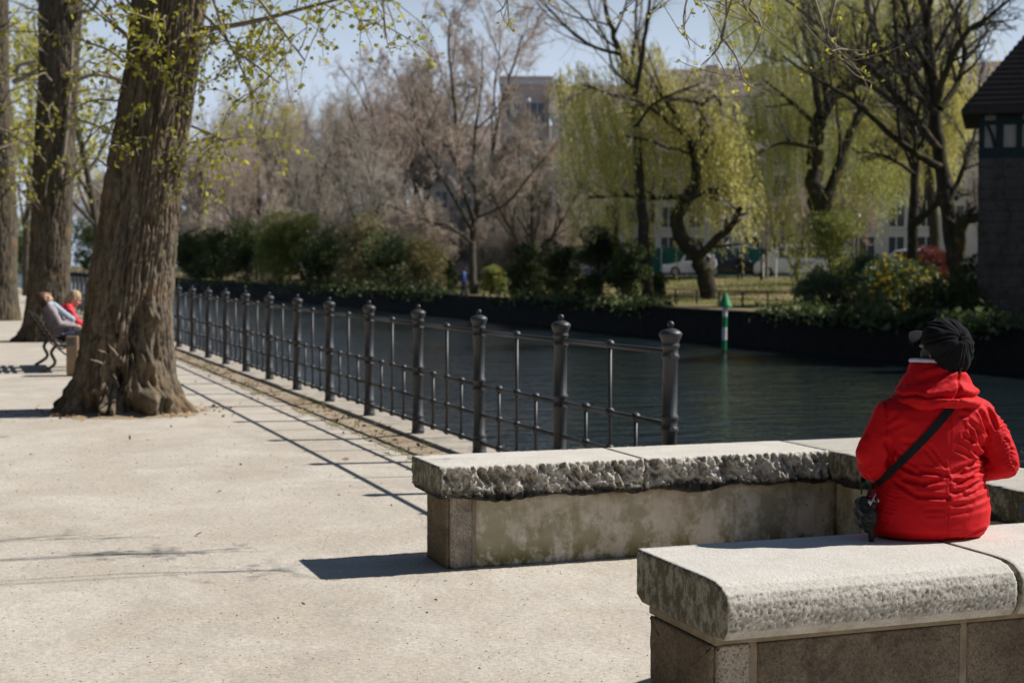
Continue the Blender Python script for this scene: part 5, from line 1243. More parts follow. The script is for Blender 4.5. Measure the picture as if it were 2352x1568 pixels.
E1 = [(a, b_, c-.14) for a, b_, c in E0]
m.add(E0+R_+E1, [(0, 1, 4), (1, 2, 5, 4), (2, 3, 5), (3, 0, 4, 5), (0, 6, 7, 1), (1, 7, 8, 2), (2, 8, 9, 3), (3, 9, 6, 0), (9, 8, 7, 6)])
rf = m.build('roof', 'rtile', tw)
m = MB()   # courses of tiles
for k in range(1, 22):
    f0 = k/22; 
    for (A_, B_, C2, D2) in ((E0[0], E0[1], R_[0], R_[0]), (E0[3], E0[0], R_[1], R_[0])):
        a = np.array(A_)*(1-f0)+np.array(C2)*f0; b_ = np.array(B_)*(1-f0)+np.array(D2)*f0; m.tube([a, b_], .035, 5)
m.build('tile_courses', 'rtile', rf)
# bare climbing shrub in front of the tower
K5 = dict(BARE); K5['n'] = [5, 5, 4, 0, 0]; K5['lv'] = 3; K5['rmin'] = 0.01; K5['lr'] = [0.4, .5, .5, .5, .5]
px_tree('bare_shrub', 2318, 32.5, [([(2316, 700), (2314, 620), (2318, 560), (2312, 480), (2345, 410), (2380, 340)], .06, .02, 0), ([(2316, 560), (2290, 500), (2262, 445), (2240, 430)], .035, .015, 1),
    ([(2314, 490), (2270, 400), (2300, 300), (2330, 250), (2300, 200)], .03, .015, -1), ([(2316, 600), (2345, 520), (2370, 470)], .04, .015, 0)], 'bare dark stemmed shrub in front of the tower wall', K5, 53, twig='bark_far', t0=.3)
# tall dark conifer-like trees right of the picture whose shade lies over the tower and bank corner
for q, (x, y, sc, lab) in enumerate(((40.5, 47, 1.15, 'dark evergreen tree at the right picture edge behind the tower roof'), (35.5, 33, .95, 'dark evergreen tree right of the tower outside the picture'), (47, 42, 1.1, 'tall evergreen tree behind the tower outside the picture'))):
    r = rs(210+q); n = 9000; h = 10*sc; z = 1.2+(h-1.2)*r.rand(n)**1.1; a = r.rand(n)*2*pi; R_2 = 2.6*sc*(1-(z/h)**1.4)*(.55+.5*r.rand(n))
    P = np.stack([R_2*np.cos(a), R_2*np.sin(a), z], 1)+r.normal(size=(n, 3))*.12
    t = empty('evergreen_tree', (x, y, gz(x)), label=lab, cat='tree'); link('foliage', leaves_mesh('foliage', P, .3, r, .5), t, mats='leaf_bush')
    link('trunk', tubes_mesh('trunk', [(np.array([(0, 0, -.2), (0.05, 0, h*.5), (0, 0.05, h*.95)]), [.25, .15, .03])], 8), t, mats='bark_far')

# ------------------------------------------------------------------ figures
def orient(f, u):
    f = nz(np.array(f, float)); u = np.array(u, float); r_ = nz(np.cross(f, u)); u = np.cross(r_, f); return np.stack([r_, f, u], 1)
def head_prims(m, c, f, u, s=1.0):
    M_ = orient(f, u); P = lambda x, y, z: np.array(c)+M_@np.array([x, y, z])*s
    m.ell(P(0, -.012, .025), np.array((.074, .092, .088))*s, 20, 14, M_); m.ell(P(0, .022, -.035), np.array((.056, .066, .072))*s, 18, 12, M_)
    m.ell(P(0, .066, -.088), np.array((.024, .02, .018))*s, 12, 8, M_)
    m.limb([P(0, .088, .012), P(0, .106, -.022)], [.009*s, .0145*s], 8); m.ell(P(0, .083, -.058), np.array((.022, .012, .009))*s, 10, 8, M_)
    m.limb([P(-.045, .075, .030), P(0, .087, .034), P(.045, .075, .030)], [.010*s]*3, 8)
    for q in (-1, 1): m.ell(P(q*.076, .0, -.01), np.array((.008, .017, .03))*s, 10, 8, M_); m.ell(P(q*.040, .060, -.028), np.array((.022, .02, .02))*s, 10, 8, M_)
    return P, M_
def hand_prims(m, wpos, d, nrm, side, s=1.0, curl=0.5):
    d = nz(np.array(d, float)); nrm = nz(np.array(nrm, float)); x = nz(np.cross(d, nrm)); W = np.array(wpos)
    R_ = np.stack([x, d, nrm], 1); m.ell(W+d*.048*s, np.array((.038, .052, .016))*s, 14, 10, R_)
    for k, (off, ln) in enumerate(((-.028, .068), (-.010, .078), (.009, .073), (.027, .056))):
        b_ = W+d*.085*s+x*off*side*s; dd = d.copy(); P = [b_]; 
        for j in range(3): dd = nz(dd-nrm*(curl*(.7+.25*j+.08*k))); P.append(P[-1]+dd*ln*s*(.45, .3, .25)[j])
        m.limb(P, [.0088*s, .0083*s, .0078*s, .0068*s], 8)
    b_ = W+d*.025*s-x*side*.032*s; P = [b_, b_+nz(d*.6-x*side*.9-nrm*.3)*.036*s, b_+nz(d*.6-x*side*.9-nrm*.3)*.036*s+nz(d-nrm*.5)*.03*s]
    m.limb(P, [.012*s, .010*s, .008*s], 8)
def person(loc, rz, J, label, top, legs, hair, vox=.008, scale=1.0, jacket_scale=1.0, hairlen=0.0, cat='person', group=None):
    t = empty('person', loc, rz, label=label, cat=cat, group=group); t.scale = (scale,)*3
    g = {k: np.array(v, float) for k, v in J.items() if k not in ('face', 'up')}
    b_ = MB(); P, M_ = head_prims(b_, g['head'], J['face'], J['up'])
    nb_ = g['neck']; b_.limb([g['head']+M_@np.array([0, -.02, -.06]), nb_], [.050, .055])
    b_.ell((g['chest']), (.135, .085, .15)); b_.limb([g['chest'], g['hip']], [.11, .115]); b_.ell(g['hip'], (.14, .105, .09))
    for q, sd in (('l', -1), ('r', 1)):
        b_.limb([nb_, g['sh'+q]], [.045, .045]); b_.limb([g['sh'+q], g['el'+q], g['wr'+q]], [.044, .036, .026]); fd = g['wr'+q]-g['el'+q]
        hand_prims(b_, g['wr'+q], fd, (0, .15, 1), sd); b_.limb([g['hip']+np.array([sd*.085, 0, 0]), g['kn'+q], g['an'+q]], [.072, .050, .036])
        b_.limb([g['an'+q], g['an'+q]+np.array([0, .12, -.045])], [.036, .028])
    body = link('body', fuse(b_, vox, 2), t, True, 'skin')
    c = MB(); js = jacket_scale; c.ell(g['chest'], (.175*js, .115*js, .17)); c.limb([g['chest'], g['hip']], [.135*js, .145*js]); c.ell(g['hip'], (.175*js, .14*js, .09))
    c.limb([nb_+np.array([0, -.0, -.03]), nb_+np.array([0, .005, .0])], [.075, .062])
    for q, sd in (('l', -1), ('r', 1)):
        c.limb([nb_-np.array([0, 0, .04]), g['sh'+q]], [.065, .064*js]); w_ = g['el'+q]+(g['wr'+q]-g['el'+q])*.93; c.limb([g['sh'+q], g['el'+q], w_], [.066*js, .055*js, .042])
    me = fuse(c, vox*1.1, 4, 'jacket'); wr_(me, .006); link('jacket', me, t, True, top)
    l_ = MB(); l_.ell(g['hip']-np.array([0, 0, .02]), (.165, .13, .09))
    for q, sd in (('l', -1), ('r', 1)): l_.limb([g['hip']+np.array([sd*.085, 0, -.01]), g['kn'+q], g['an'+q]+np.array([0, 0, .03])], [.092, .068, .056])
    me = fuse(l_, vox*1.1, 3, 'trousers'); wr_(me, .004); link('trousers', me, t, True, legs)
    for q in 'lr':
        s_ = MB(); a = g['an'+q]; s_.limb([a+np.array([0, -.02, -.02]), a+np.array([0, .03, -.045]), a+np.array([0, .15, -.055])], [.046, .044, .034]); link('shoe', fuse(s_, vox, 2), t, True, 'shoe')
    h_ = MB(); h_.ell(P(0, -.024, .036), (.084, .094, .092), 20, 14, M_); 
    if hairlen: h_.limb([P(0, -.06, .0), P(0, -.075, -.08-hairlen)], [.07, .05]); h_.limb([P(-.06, -.02, .0), P(-.055, -.03, -.06-hairlen)], [.03, .025]); h_.limb([P(.06, -.02, .0), P(.055, -.03, -.06-hairlen)], [.03, .025])
    me = fuse(h_, vox, 2, 'hair'); wr_(me, .008, 30); link('hair', me, t, True, hair)
    for q in (-1, 1): MB().ell(P(q*.030, .076, .008), (.010, .007, .006), 8, 6, M_).build('eye', 'black', t, True)
    return t
def wr_(me, amp, fr=9):
    n = len(me.vertices); co = np.zeros(n*3, np.float32); me.vertices.foreach_get('co', co); co = co.reshape(-1, 3); no = np.zeros(n*3, np.float32); me.vertices.foreach_get('normal', no); no = no.reshape(-1, 3)
    for i in range(n):
        c = co[i]; q = 1-2*abs(mnoise.noise(Vector((c[0]*fr, c[1]*fr, c[2]*fr*1.6)))); co[i] += no[i]*amp*q
    me.vertices.foreach_set('co', co.ravel()); me.update()

SIT = dict(hip=(0, 0, .50), chest=(0, -.10, .84), neck=(0, -.13, 1.0), head=(0, -.15, 1.13), face=(0, 1, .1), up=(0, 0, 1), shl=(-.17, -.12, .95), shr=(.17, -.12, .95),
           ell=(-.22, -.02, .72), elr=(.22, -.02, .72), wrl=(-.12, .20, .66), wrr=(.12, .20, .66), knl=(-.10, .42, .48), knr=(.10, .42, .48), anl=(-.11, .50, .09), anr=(.11, .50, .09))
# park bench seen from its end, facing the water
pb = at(128, 858, 22.6); BX, BY = float(pb[0])+.02, float(pb[1])
pk = empty('park_bench', (BX, BY, 0), -pi/2, label='dark slatted park bench seen from its end, left of the biggest trunk', cat='bench')
# local frame: +y is where the sitters look, x runs along the bench (towards -x further away after the turn)
BL = 1.9
for k, xx in enumerate((0.0, BL)):
    m = MB(); X = -xx
    back = catmull([(X, .02, .40), (X, -.09, .52), (X, -.20, .70), (X, -.30, .86)], 4); m.tube(back, .022, 8)
    m.tube(catmull([(X, .02, .40), (X, .20, .405), (X, .40, .43), (X, .45, .42)], 4), .022, 8)
    m.tube(catmull([(X, .0, .42), (X, -.08, .30), (X, -.03, .14), (X, -.22, .0)], 5), .024, 8); m.tube(catmull([(X, .40, .42), (X, .44, .28), (X, .36, .14), (X, .46, .0)], 5), .022, 8)
    m.tube(catmull([(X, .02, .36), (X, .16, .26), (X, .36, .30)], 4), .014, 6); m.tube(catmull([(X, -.15, .62), (X, .05, .66), (X, .32, .66), (X, .36, .45)], 4), .018, 6)
    m.build('leg_frame', 'rust', pk, True)
for k in range(7):
    f = k/6; y = -.04-.26*f; z = .49+.38*f; m = MB(); m.box(-BL-.06, .06, -.012, .012, -.024, .024, bev=.005); o_ = m.build('back_slat', 'slat', pk, loc=(0, y, z)); o_.rotation_euler = (radians(28), 0, 0)
for k in range(6): MB().box(-BL-.06, .06, .04+k*.07, .04+k*.07+.055, .430+.002*k, .452+.002*k, bev=.005).build('seat_slat', 'slat', pk)
A = dict(SIT); A.update(hip=(0, .10, .55), chest=(0, -.05, .83), neck=(0, -.11, .99), head=(0, -.16, 1.09), face=(0, .62, .78), up=(0, -.8, .6), shl=(-.17, -.09, .95), shr=(.17, -.09, .95), ell=(-.23, .02, .74), elr=(.22, .04, .72), wrl=(-.08, .26, .70), wrr=(.10, .26, .68), knl=(-.10, .52, .52), knr=(.10, .50, .52), anl=(-.11, .70, .09), anr=(.11, .72, .09))
pa = person((BX+.02, BY+.50, 0), -pi/2, A, 'person on the park bench in a mauve grey jacket leaning head back into the sun', 'gcoat', 'denim', 'hairbrown', hairlen=.06)
sc_ = MB(); sc_.limb([(-.06, -.10, 1.02), (.02, -.03, .99), (.09, .10, .88), (.10, .24, .78)], [.045, .05, .045, .04]); sc_.limb([(.06, -.10, 1.0), (-.02, .0, .97), (-.05, .10, .88)], [.045, .045, .04]); me = fuse(sc_, .01, 2, 'scarf'); wr_(me, .006, 18); link('scarf', me, pa, True, 'bluescarf')
B_ = dict(SIT); B_.update(hip=(0, .10, .55), chest=(0, .18, .82), neck=(0, .26, .97), head=(0, .34, 1.07), face=(0, .85, -.5), up=(0, .4, .9), shl=(-.17, .22, .93), shr=(.17, .22, .93), ell=(-.22, .34, .72), elr=(.22, .34, .72), wrl=(-.08, .50, .64), wrr=(.08, .50, .64), knl=(-.10, .52, .52), knr=(.10, .50, .52), anl=(-.11, .56, .09), anr=(.11, .56, .09))
person((BX+.02, BY+1.25, 0), -pi/2, B_, 'person with curly blond hair in a red coat bending forward on the park bench', 'redcoat', 'denim', 'hairblond', hairlen=.02)
# litter bin beside the bench
lb = at(168, 865, 22.0); t = empty('litter_bin', (float(lb[0]), float(lb[1]), 0), -YAW, label='brown panelled litter bin with grey hood between the park bench and the biggest trunk', cat='litter bin')
MB().box(-.07, .10, -.1, .1, .02, .58, bev=.01).build('panel', 'binw', t); MB().box(-.05, .05, -.112, -.1002, .44, .54).build('notice', 'binm', t)
MB().box(.03, .26, -.02, .24, .05, .68, bev=.02).build('bin_body', 'binm', t); m = MB(); m.tube([(-.05, 0, .01), (-.05, 0, .06)], .03, 8); m.tube([(.08, 0, .01), (.08, 0, .06)], .03, 8); m.build('foot', 'rust', t)
STAND = dict(hip=(0, 0, .93), chest=(0, 0, 1.25), neck=(0, 0, 1.44), head=(0, .01, 1.58), face=(0, 1, 0), up=(0, 0, 1), shl=(-.18, 0, 1.38), shr=(.18, 0, 1.38), ell=(-.23, -.02, 1.1), elr=(.23, -.02, 1.1),
             wrl=(-.22, .10, .88), wrr=(.22, .10, .88), knl=(-.10, .05, .5), knr=(.10, -.02, .5), anl=(-.10, .12, .09), anr=(.10, -.15, .09))
for px, D, rz_, lab, tp, lg, sc, hr in ((1700, 92, -.4, 'person in dark clothes standing in front of the black parked car', 'darkcloth', 'darkcloth', 1.0, 'black'), (1637, 90, 2.0, 'person in a white top behind the twisted willow trunk', 'whitecloth', 'darkcloth', .95, 'skin'),
                                 (1066, 76, 1.0, 'person in blue walking behind the multi stemmed tree', 'bluecloth', 'denim', .92, 'hairbrown')):
    p = at(px, 640, D); person((float(p[0]), float(p[1]), gz(float(p[0]))), rz_, STAND, lab, tp, lg, hr, vox=.022, scale=sc)

# ------------------------------------------------------------------ the woman in red
WO = np.array([3.55, 4.955, 0.0]); WR = radians(-7)
wm = empty('person', tuple(WO), WR, label='person in a red hooded jacket and black cap sitting on the foreground bench', cat='person')
cz_, sz_ = cos(WR), sin(WR)
def w2l(p): d = np.array(p)-WO; return np.array([cz_*d[0]+sz_*d[1], -sz_*d[0]+cz_*d[1], d[2]])
def d2l(d): return np.array([cz_*d[0]+sz_*d[1], -sz_*d[0]+cz_*d[1], d[2]])
hf = nz(np.array([-.34, .94, .0])); hu = nz(np.array([-.10, .05, 1.0])); HC = np.array([.045, -.005, 1.265])
b_ = MB(); P, M_ = head_prims(b_, HC, hf, hu, .92); b_.limb([HC+np.array([0, -.012, -.06]), (.02, -.01, 1.10)], [.052, .058])
b_.ell((0, 0, .98), (.15, .09, .15)); b_.limb([(0, 0, .95), (0, 0, .68)], [.115, .125]); b_.ell((0, .0, .66), (.17, .11, .085))
for sd, sh, el, wr in ((-1, (-.17, 0, 1.06), (-.235, .03, .83), (-.03, .25, .76)), (1, (.18, 0, 1.05), (.285, -.03, .83), (.10, .25, .76))):
    b_.limb([(0, 0, 1.07), np.array(sh)-np.array([sd*.02, 0, .03])], [.042, .032]); b_.limb([np.array(sh)-np.array([sd*.02, 0, .03]), el, wr], [.036, .034, .026]); hand_prims(b_, wr, np.array(wr)-np.array(el), (0, .2, 1), sd, .95, .35)
    b_.limb([(sd*.09, .0, .65), (sd*.08+.12, .40, .625), (sd*.09+.13, .45, .12)], [.08, .055, .038]); b_.limb([(sd*.09+.13, .45, .12), (sd*.09+.14, .58, .04)], [.036, .026])
link('body', fuse(b_, .0055, 2), wm, True, 'skin')
l_ = MB(); l_.ell((0, .03, .645), (.19, .13, .085))
for sd in (-1, 1): l_.limb([(sd*.09, .05, .65), (sd*.08+.12, .40, .625), (sd*.09+.13, .45, .14)], [.088, .072, .060])
me = fuse(l_, .009, 3, 'trousers'); wr_(me, .005, 10); link('trousers', me, wm, True, 'denim')
for sd in (-1, 1): s_ = MB(); s_.limb([(sd*.09+.13, .43, .10), (sd*.09+.13, .48, .055), (sd*.09+.14, .60, .042)], [.045, .046, .036]); link('shoe', fuse(s_, .008, 2), wm, True, 'shoe')
for q in (-1, 1): MB().ell(P(q*.030, .076, .008), (.010, .007, .006), 8, 6, M_).build('eye', 'black', wm, True)
# jacket
j = MB()
j.loft([(0, .02, .556, .19, .13, 2.3), (0, .015, .566, .222, .160, 2.3), (0, .01, .60, .240, .178, 2.3), (0, .01, .66, .246, .180, 2.25), (0, .005, .72, .236, .170, 2.2), (0.003, .0, .78, .212, .152, 2.2),
        (0.006, 0, .84, .192, .138, 2.2), (0.01, 0, .90, .196, .136, 2.2), (.012, 0, .96, .208, .138, 2.3), (.012, 0, 1.01, .214, .136, 2.4), (.01, 0, 1.05, .205, .126, 2.4), (.012, 0, 1.08, .17, .112, 2.2), (.015, 0, 1.11, .12, .095, 2), (.02, 0, 1.15, .075, .075, 2)], 56)
for sd, sh, el, wr in ((-1, (-.168, .0, 1.03), (-.230, .015, .835), (-.055, .225, .77)), (1, (.198, -.005, 1.03), (.292, -.045, .835), (.14, .20, .765))):
    j.limb([(0, 0, 1.055), sh], [.072, .062]); mid = (np.array(sh)+np.array(el))/2+np.array([sd*.012, -.004, 0])
    j.limb([np.array(sh)+np.array([-sd*.05, 0, .012]), sh, mid, el], [.058, .064, .066, .062]); j.limb([el, (np.array(el)+np.array(wr))/2, wr], [.060, .060, .048])
# left cuff fold standing out
j.limb([(-.256, .0, .925), (-.268, .0, .88)], [.036, .040])
me = fuse(j, .0050, 8, 'jacket')
n = len(me.vertices); co = np.zeros(n*3, np.float32); me.vertices.foreach_get('co', co); co = co.reshape(-1, 3); no = np.zeros(n*3, np.float32); me.vertices.foreach_get('normal', no); no = no.reshape(-1, 3)
def zc(X, Y, y0): return np.array([((2060+X/5.227)*.9408-2131)/536, 1.59-((y0+Y/5.227)*.9408-622)/594])
F_ = []
def fold(y0, pts, dep, wid):
    Q = [zc(a, b, y0) for a, b in pts]
    for a, b in zip(Q[:-1], Q[1:]): F_.append((a, b, dep*.95, wid*.85))
Z2 = [([(690, 480), (930, 590)], .010, .010), ([(950, 540), (1280, 600), (1700, 560)], .011, .011), ([(760, 640), (1000, 690), (1290, 640)], .012, .012), ([(640, 690), (920, 840), (1290, 870)], .010, .011),
      ([(1000, 260), (1150, 440)], .006, .008), ([(1080, 230), (1260, 480)], .006, .009), ([(1620, 300), (1700, 400), (1800, 470)], .014, .011), ([(1700, 600), (1400, 740)], .011, .010), ([(1740, 700), (1480, 800), (1340, 810)], .012, .011),
      ([(1400, 880), (1620, 830), (1780, 760)], .009, .011), ([(1340, 560), (1560, 500), (1700, 440)], .010, .010), ([(1480, 100), (1640, 210)], .010, .009), ([(1380, 270), (1560, 370)], .007, .009), ([(1650, 60), (1720, 290)], .011, .010),
      ([(1560, 20), (1600, 200)], .008, .008), ([(1760, 30), (1830, 190)], .009, .008), ([(1270, 1400), (1500, 1390), (1760, 1310)], .012, .009), ([(1500, 1430), (1740, 1370)], .008, .006), ([(1350, 960), (1600, 960), (1800, 900)], .007, .012),
      ([(1020, 1010), (1290, 1020)], .004, .010), ([(1060, 1080), (1290, 1075)], .003, .010), ([(540, 190), (600, 330), (560, 480)], .016, .016), ([(640, 300), (760, 420)], .008, .010), ([(600, 380), (660, 470)], .009, .007), ([(720, 180), (900, 200)], .006, .012),
      ([(1340, 660), (1480, 690), (1600, 640)], .007, .009), ([(1340, 1060), (1560, 1050), (1840, 1000)], .004, .014)]
Z1 = [([(480, 1030), (535, 1330), (530, 1568)], .008, .006), ([(1420, 1200), (1560, 1260)], .008, .007), ([(1460, 1140), (1570, 1180)], .007, .007), ([(1700, 1300), (1780, 1560)], .012, .010), ([(1800, 1280), (1900, 1520)], .010, .009), ([(1890, 1290), (1950, 1420)], .007, .007),
      ([(1560, 1400), (1720, 1568)], .010, .010), ([(1430, 1320), (1530, 1340)], .006, .008), ([(1200, 1300), (1300, 1380)], .003, .01), ([(700, 1250), (560, 1400)], .003, .012), ([(760, 1400), (560, 1500)], .004, .012), ([(1640, 1240), (1720, 1330), (1745, 1450)], .007, .008)]
for pts, d, w_ in Z2: fold(1040, pts, d, w_)
for pts, d, w_ in Z1: fold(760, pts, d, w_)
r = rs(300)
for k in range(30):  # ruched left side
    yy_ = 600+k*25+r.rand()*12; x0 = 600-0.42*(yy_-560)+r.rand()*30; x0 = max(315, x0); fold(1040, [(x0, yy_), (x0+70, yy_+36), (x0+150+r.rand()*70, yy_+60)], .0025+.003*r.rand(), .0042)
for k in range(18):  # gathers by the waist on the right flank and under the arm
    yy_ = 420+k*24+r.rand()*12; fold(1040, [(1790-r.rand()*30, yy_), (1690-r.rand()*160, yy_+34-r.rand()*44)], .002+.004*r.rand(), .005+.003*r.rand())
for k in range(16):  # ruched seam of the right sleeve
    f = k/15; xs_ = 1960+190*f+20*sin(k); ys_ = -60+700*f; fold(1040, [(xs_-60*r.rand()-10, ys_+15+r.rand()*30), (xs_+10, ys_), (xs_+40+60*r.rand(), ys_+10+r.rand()*40)], .0022+.0028*r.rand(), .0045+.003*r.rand())
for k in range(7): f = k/6; fold(1040, [(260+20*f, 640-60*f), (330+60*f, 690-f*160)], .006, .006)
fold(1040, [(1325, -1500), (1318, 400), (1300, 1440)], .0045, .0032)
back = no[:, 1] < .45; X = co[:, [0, 2]].astype(float); disp = np.zeros(n)
# account for the oblique view: the folds were laid down in the sight plane of the back
lyc = co[:, 1].astype(float); Xv = X.copy(); Xv[:, 0] = X[:, 0]-lyc*.53
for a, b, d, w_ in F_:
    ab = b-a; L2 = (ab@ab)+1e-9; tt = np.clip(((Xv-a)@ab)/L2, 0, 1); q = Xv-(a+tt[:, None]*ab); ds = np.linalg.norm(q, axis=1); sg = np.sign(ab[0]*q[:, 1]-ab[1]*q[:, 0]); s_ = ds/w_
    fade = np.sin(np.pi*(0.15+0.7*tt))
    disp += d*fade*(-np.exp(-s_**2)+.55*np.exp(-((s_-1.7)/.8)**2))
disp *= back
nzv = np.array([mnoise.noise(Vector((c[0]*7, c[1]*7, c[2]*9)))*.004+(.5-abs(mnoise.noise(Vector((c[0]*13+3, c[1]*13, c[2]*20)))))*.0035 for c in co])
co += no*(np.clip(disp, -.022, .012)+nzv)[:, None]
co[:, 2] = np.maximum(co[:, 2], .5565)
me.vertices.foreach_set('co', co.astype(np.float32).ravel()); me.update()
jm = evalmesh(me, [('SMOOTH', dict(factor=.35, iterations=1))]); jo = link('jacket', jm, wm, True, 'red')
# hood collar
h_ = MB(); h_.loft([(.018, 0, 1.060, .10, .09, 2), (.018, -.012, 1.068, .145, .125, 2.1), (.016, -.018, 1.092, .168, .142, 2.1), (.018, -.014, 1.125, .158, .130, 2.1), (.020, -.008, 1.165, .130, .110, 2), (.015, -.004, 1.20, .105, .094, 2), (.012, 0, 1.222, .088, .082, 2), (.012, 0, 1.230, .074, .068, 2)], 48)
ringp = [(.016+.148*cos(a), -.012+.125*sin(a), 1.083+.006*sin(a*3)) for a in np.linspace(0, 2*pi, 25)]; h_.tube(ringp, .026, 10)
hm = fuse(h_, .0050, 4, 'hood'); n = len(hm.vertices); co = np.zeros(n*3, np.float32); hm.vertices.foreach_get('co', co); co = co.reshape(-1, 3); no = np.zeros(n*3, np.float32); hm.vertices.foreach_get('normal', no); no = no.reshape(-1, 3)
for i in range(n):
    c = co[i]; lx = c[0]-c[1]*.53-.115; z = c[2]; d = 0
    if no[i][1] < .5:
        if z > 1.10: d -= .012*exp(-(lx/.006)**2)                                     # centre seam
        e = exp(-abs(lx)/.075); d += .0085*e*sin((z*1.0)*150+lx*38*(1 if lx > 0 else -1)+2.2*mnoise.noise(Vector((lx*9, z*14, 0))))*min(1, abs(lx)/.008)
    d -= .013*exp(-((z-1.108-.004*sin(lx*60))/.006)**2)                                    # roll line between collar and hem
    d += .006*mnoise.noise(Vector((c[0]*14, c[1]*14, z*22)))+.004*(.5-abs(mnoise.noise(Vector((c[0]*30, c[1]*30, z*34)))))
    co[i] = c+no[i]*d
hm.vertices.foreach_set('co', co.ravel()); hm.update(); link('hood', hm, wm, True, 'red')
s_ = MB(); s_.tube([(.006+.080*cos(a), .006+.074*sin(a), 1.228+.010*cos(a+2.6)) for a in np.linspace(0, 2*pi, 29)], .0085, 8, cap=False); link('inner_collar', s_.mesh('inner_collar'), wm, True, 'lilac')
# hair and earring
h_ = MB(); h_.ell(P(0, -.015, .004), (.074, .080, .080), 20, 14, M_); h_.ell(P(-.058, .02, -.012), (.024, .036, .046), 12, 8, M_); h_.ell(P(.058, .02, -.012), (.024, .036, .046), 12, 8, M_); h_.limb([P(0, -.05, -.04), P(0, -.05, -.07)], [.045, .035])
hm = fuse(h_, .005, 1, 'hair'); wr_(hm, .006, 45); link('hair', hm, wm, True, 'hairgrey')
MB().ell(P(-.088, .008, -.052), (.004, .004, .010), 8, 6).build('earring', 'gold', wm, True)
# cap: eight gathered panels meeting at a button
bd_ = nz(d2l(Rv*.46+np.array([0, 0, 1])*.27-Fv*.82)); ax = bd_; CC = HC+np.array([-.002, -.022, .036])
LV = d2l(-Rv*.95+Fv*.3); e1 = nz(np.cross(ax, (0, 0, 1))); e2 = np.cross(ax, e1); V = []; nth, nph = 46, 120
for i in range(nth+1):
    th = radians(124)*i/nth; 
    for k in range(nph):
        ph = 2*pi*k/nph; pl = abs(sin(ph*4)); gro = exp(-(pl/.22)**2)*sin(min(th*1.1, pi/2))*(1-.3*i/nth)
        fn = mnoise.noise(Vector((cos(ph)*2.2, sin(ph)*2.2, th*2.5+4)))
        fine = (.5-abs(mnoise.noise(Vector((cos(ph)*5.5, sin(ph)*5.5, th*1.1)))))
        R_ = .1065*(1-.02*cos(th))-.010*gro+.007*fn+.015*fine*sin(th)*(1 if th < 1.6 else .5)+.014*math.exp(-((th-1.35)/.4)**2)-.012*exp(-(th/.22)**2)
        if th > 1.75: R_ -= .030*((th-1.75)/.31)**1.3*.8
        d = ax*cos(th)+(e1*cos(ph)+e2*sin(ph))*sin(th)
        if d[2] < 0: R_ *= 1-.42*max(0, float(d@LV))*min(1.0, -d[2]*2.2)
        p = d*R_; p = p*np.array([.92, .92, .80 if d[2] > 0 else 1.08]); V.append(CC+p)
Fc = [(i*nph+k, i*nph+(k+1) % nph, (i+1)*nph+(k+1) % nph, (i+1)*nph+k) for i in range(nth) for k in range(nph)]
m = MB(); m.add(V, Fc); cm = m.mesh('cap'); bm_fix(cm); cm = evalmesh(cm, [('SOLIDIFY', dict(thickness=.003))]); capo = link('cap', cm, wm, True, 'cap')
MB().ell(CC+ax*.0965*np.array([.92, .92, .80]), (.0085, .0085, .0085), 12, 8).build('button', 'cap', capo, True)
for k in range(8):
    ph = pi/4*k; L_ = []
    for i in range(2, nth-6, 2): L_.append(np.array(V[i*nph+int(k*nph/8)])+(np.array(V[i*nph+int(k*nph/8)])-CC)*.012)
    MB().tube(L_, .0016, 5).build('seam', 'cap', capo, True)
# brim on the face side
br = MB(); V = []; nb1, nb2 = 22, 8
for s_ in (0, 1):
    for i in range(nb1+1):
        a = radians(-62+124*i/nb1)
        for k in range(nb2+1):
            f = k/nb2; rr_ = .088+.055*f*cos(a*.9); V.append(P(rr_*sin(a)*1.0, rr_*cos(a)+.006, .072+.016*f-.062*(sin(a)**2)*(.3+.7*f)-.006*s_))
n1 = (nb1+1)*(nb2+1)
for s_ in (0, 1):
    for i in range(nb1):
        for k in range(nb2): a = s_*n1+i*(nb2+1)+k; br.f.append((a, a+1, a+nb2+2, a+nb2+1)); br.mi.append(0)
for i in range(nb1): a = i*(nb2+1)+nb2; br.f.append((a, a+nb2+1, n1+a+nb2+1, n1+a)); br.mi.append(0)
br.v.append(np.array(V)); br.n = len(V); bme = br.mesh('brim'); bm_fix(bme); link('brim', bme, capo, True, 'cap')

# shoulder bag: strap laid over the jacket, pouch at the left hip
bpy.context.view_layer.update()
Mw = wm.matrix_world; bvh = BVHTree.FromPolygons([Mw @ v.co for v in jm.vertices], [tuple(p.vertices) for p in jm.polygons])
def hit(px, py):
    d = Vector(ray(px, py)).normalized(); loc, nrm, i, dist = bvh.ray_cast(Vector(C0), d); return (np.array(loc), np.array(nrm)) if loc is not None else None
bag = empty('shoulder_bag', (float(WO[0]-.275), float(WO[1]), .665), label='small black shoulder bag with tassel and wide strap beside the person in red', cat='bag')
bo = np.array(bag.location); SP = []
for f in np.linspace(0, 1, 26):
    px = 2218+(2012-2218)*f; py = 896+(1118-896)*f+8*sin(pi*f); hq = hit(px, py)
    if hq: SP.append((hq[0]+hq[1]*.006, hq[1]))
PT = np.array([s[0] for s in SP]); NN = np.array([s[1] for s in SP])
for _ in range(4): PT[1:-1] = (PT[:-2]+PT[1:-1]*1.0+PT[2:])/3*1.0; NN[1:-1] = (NN[:-2]+NN[1:-1]+NN[2:])/3
for i, p in enumerate(PT):
    q, nn_, _, _ = bvh.find_nearest(Vector(p)); q = np.array(q); nn_ = np.array(nn_)
    if (p-q)@nn_ < .004: PT[i] = q+nn_*.005
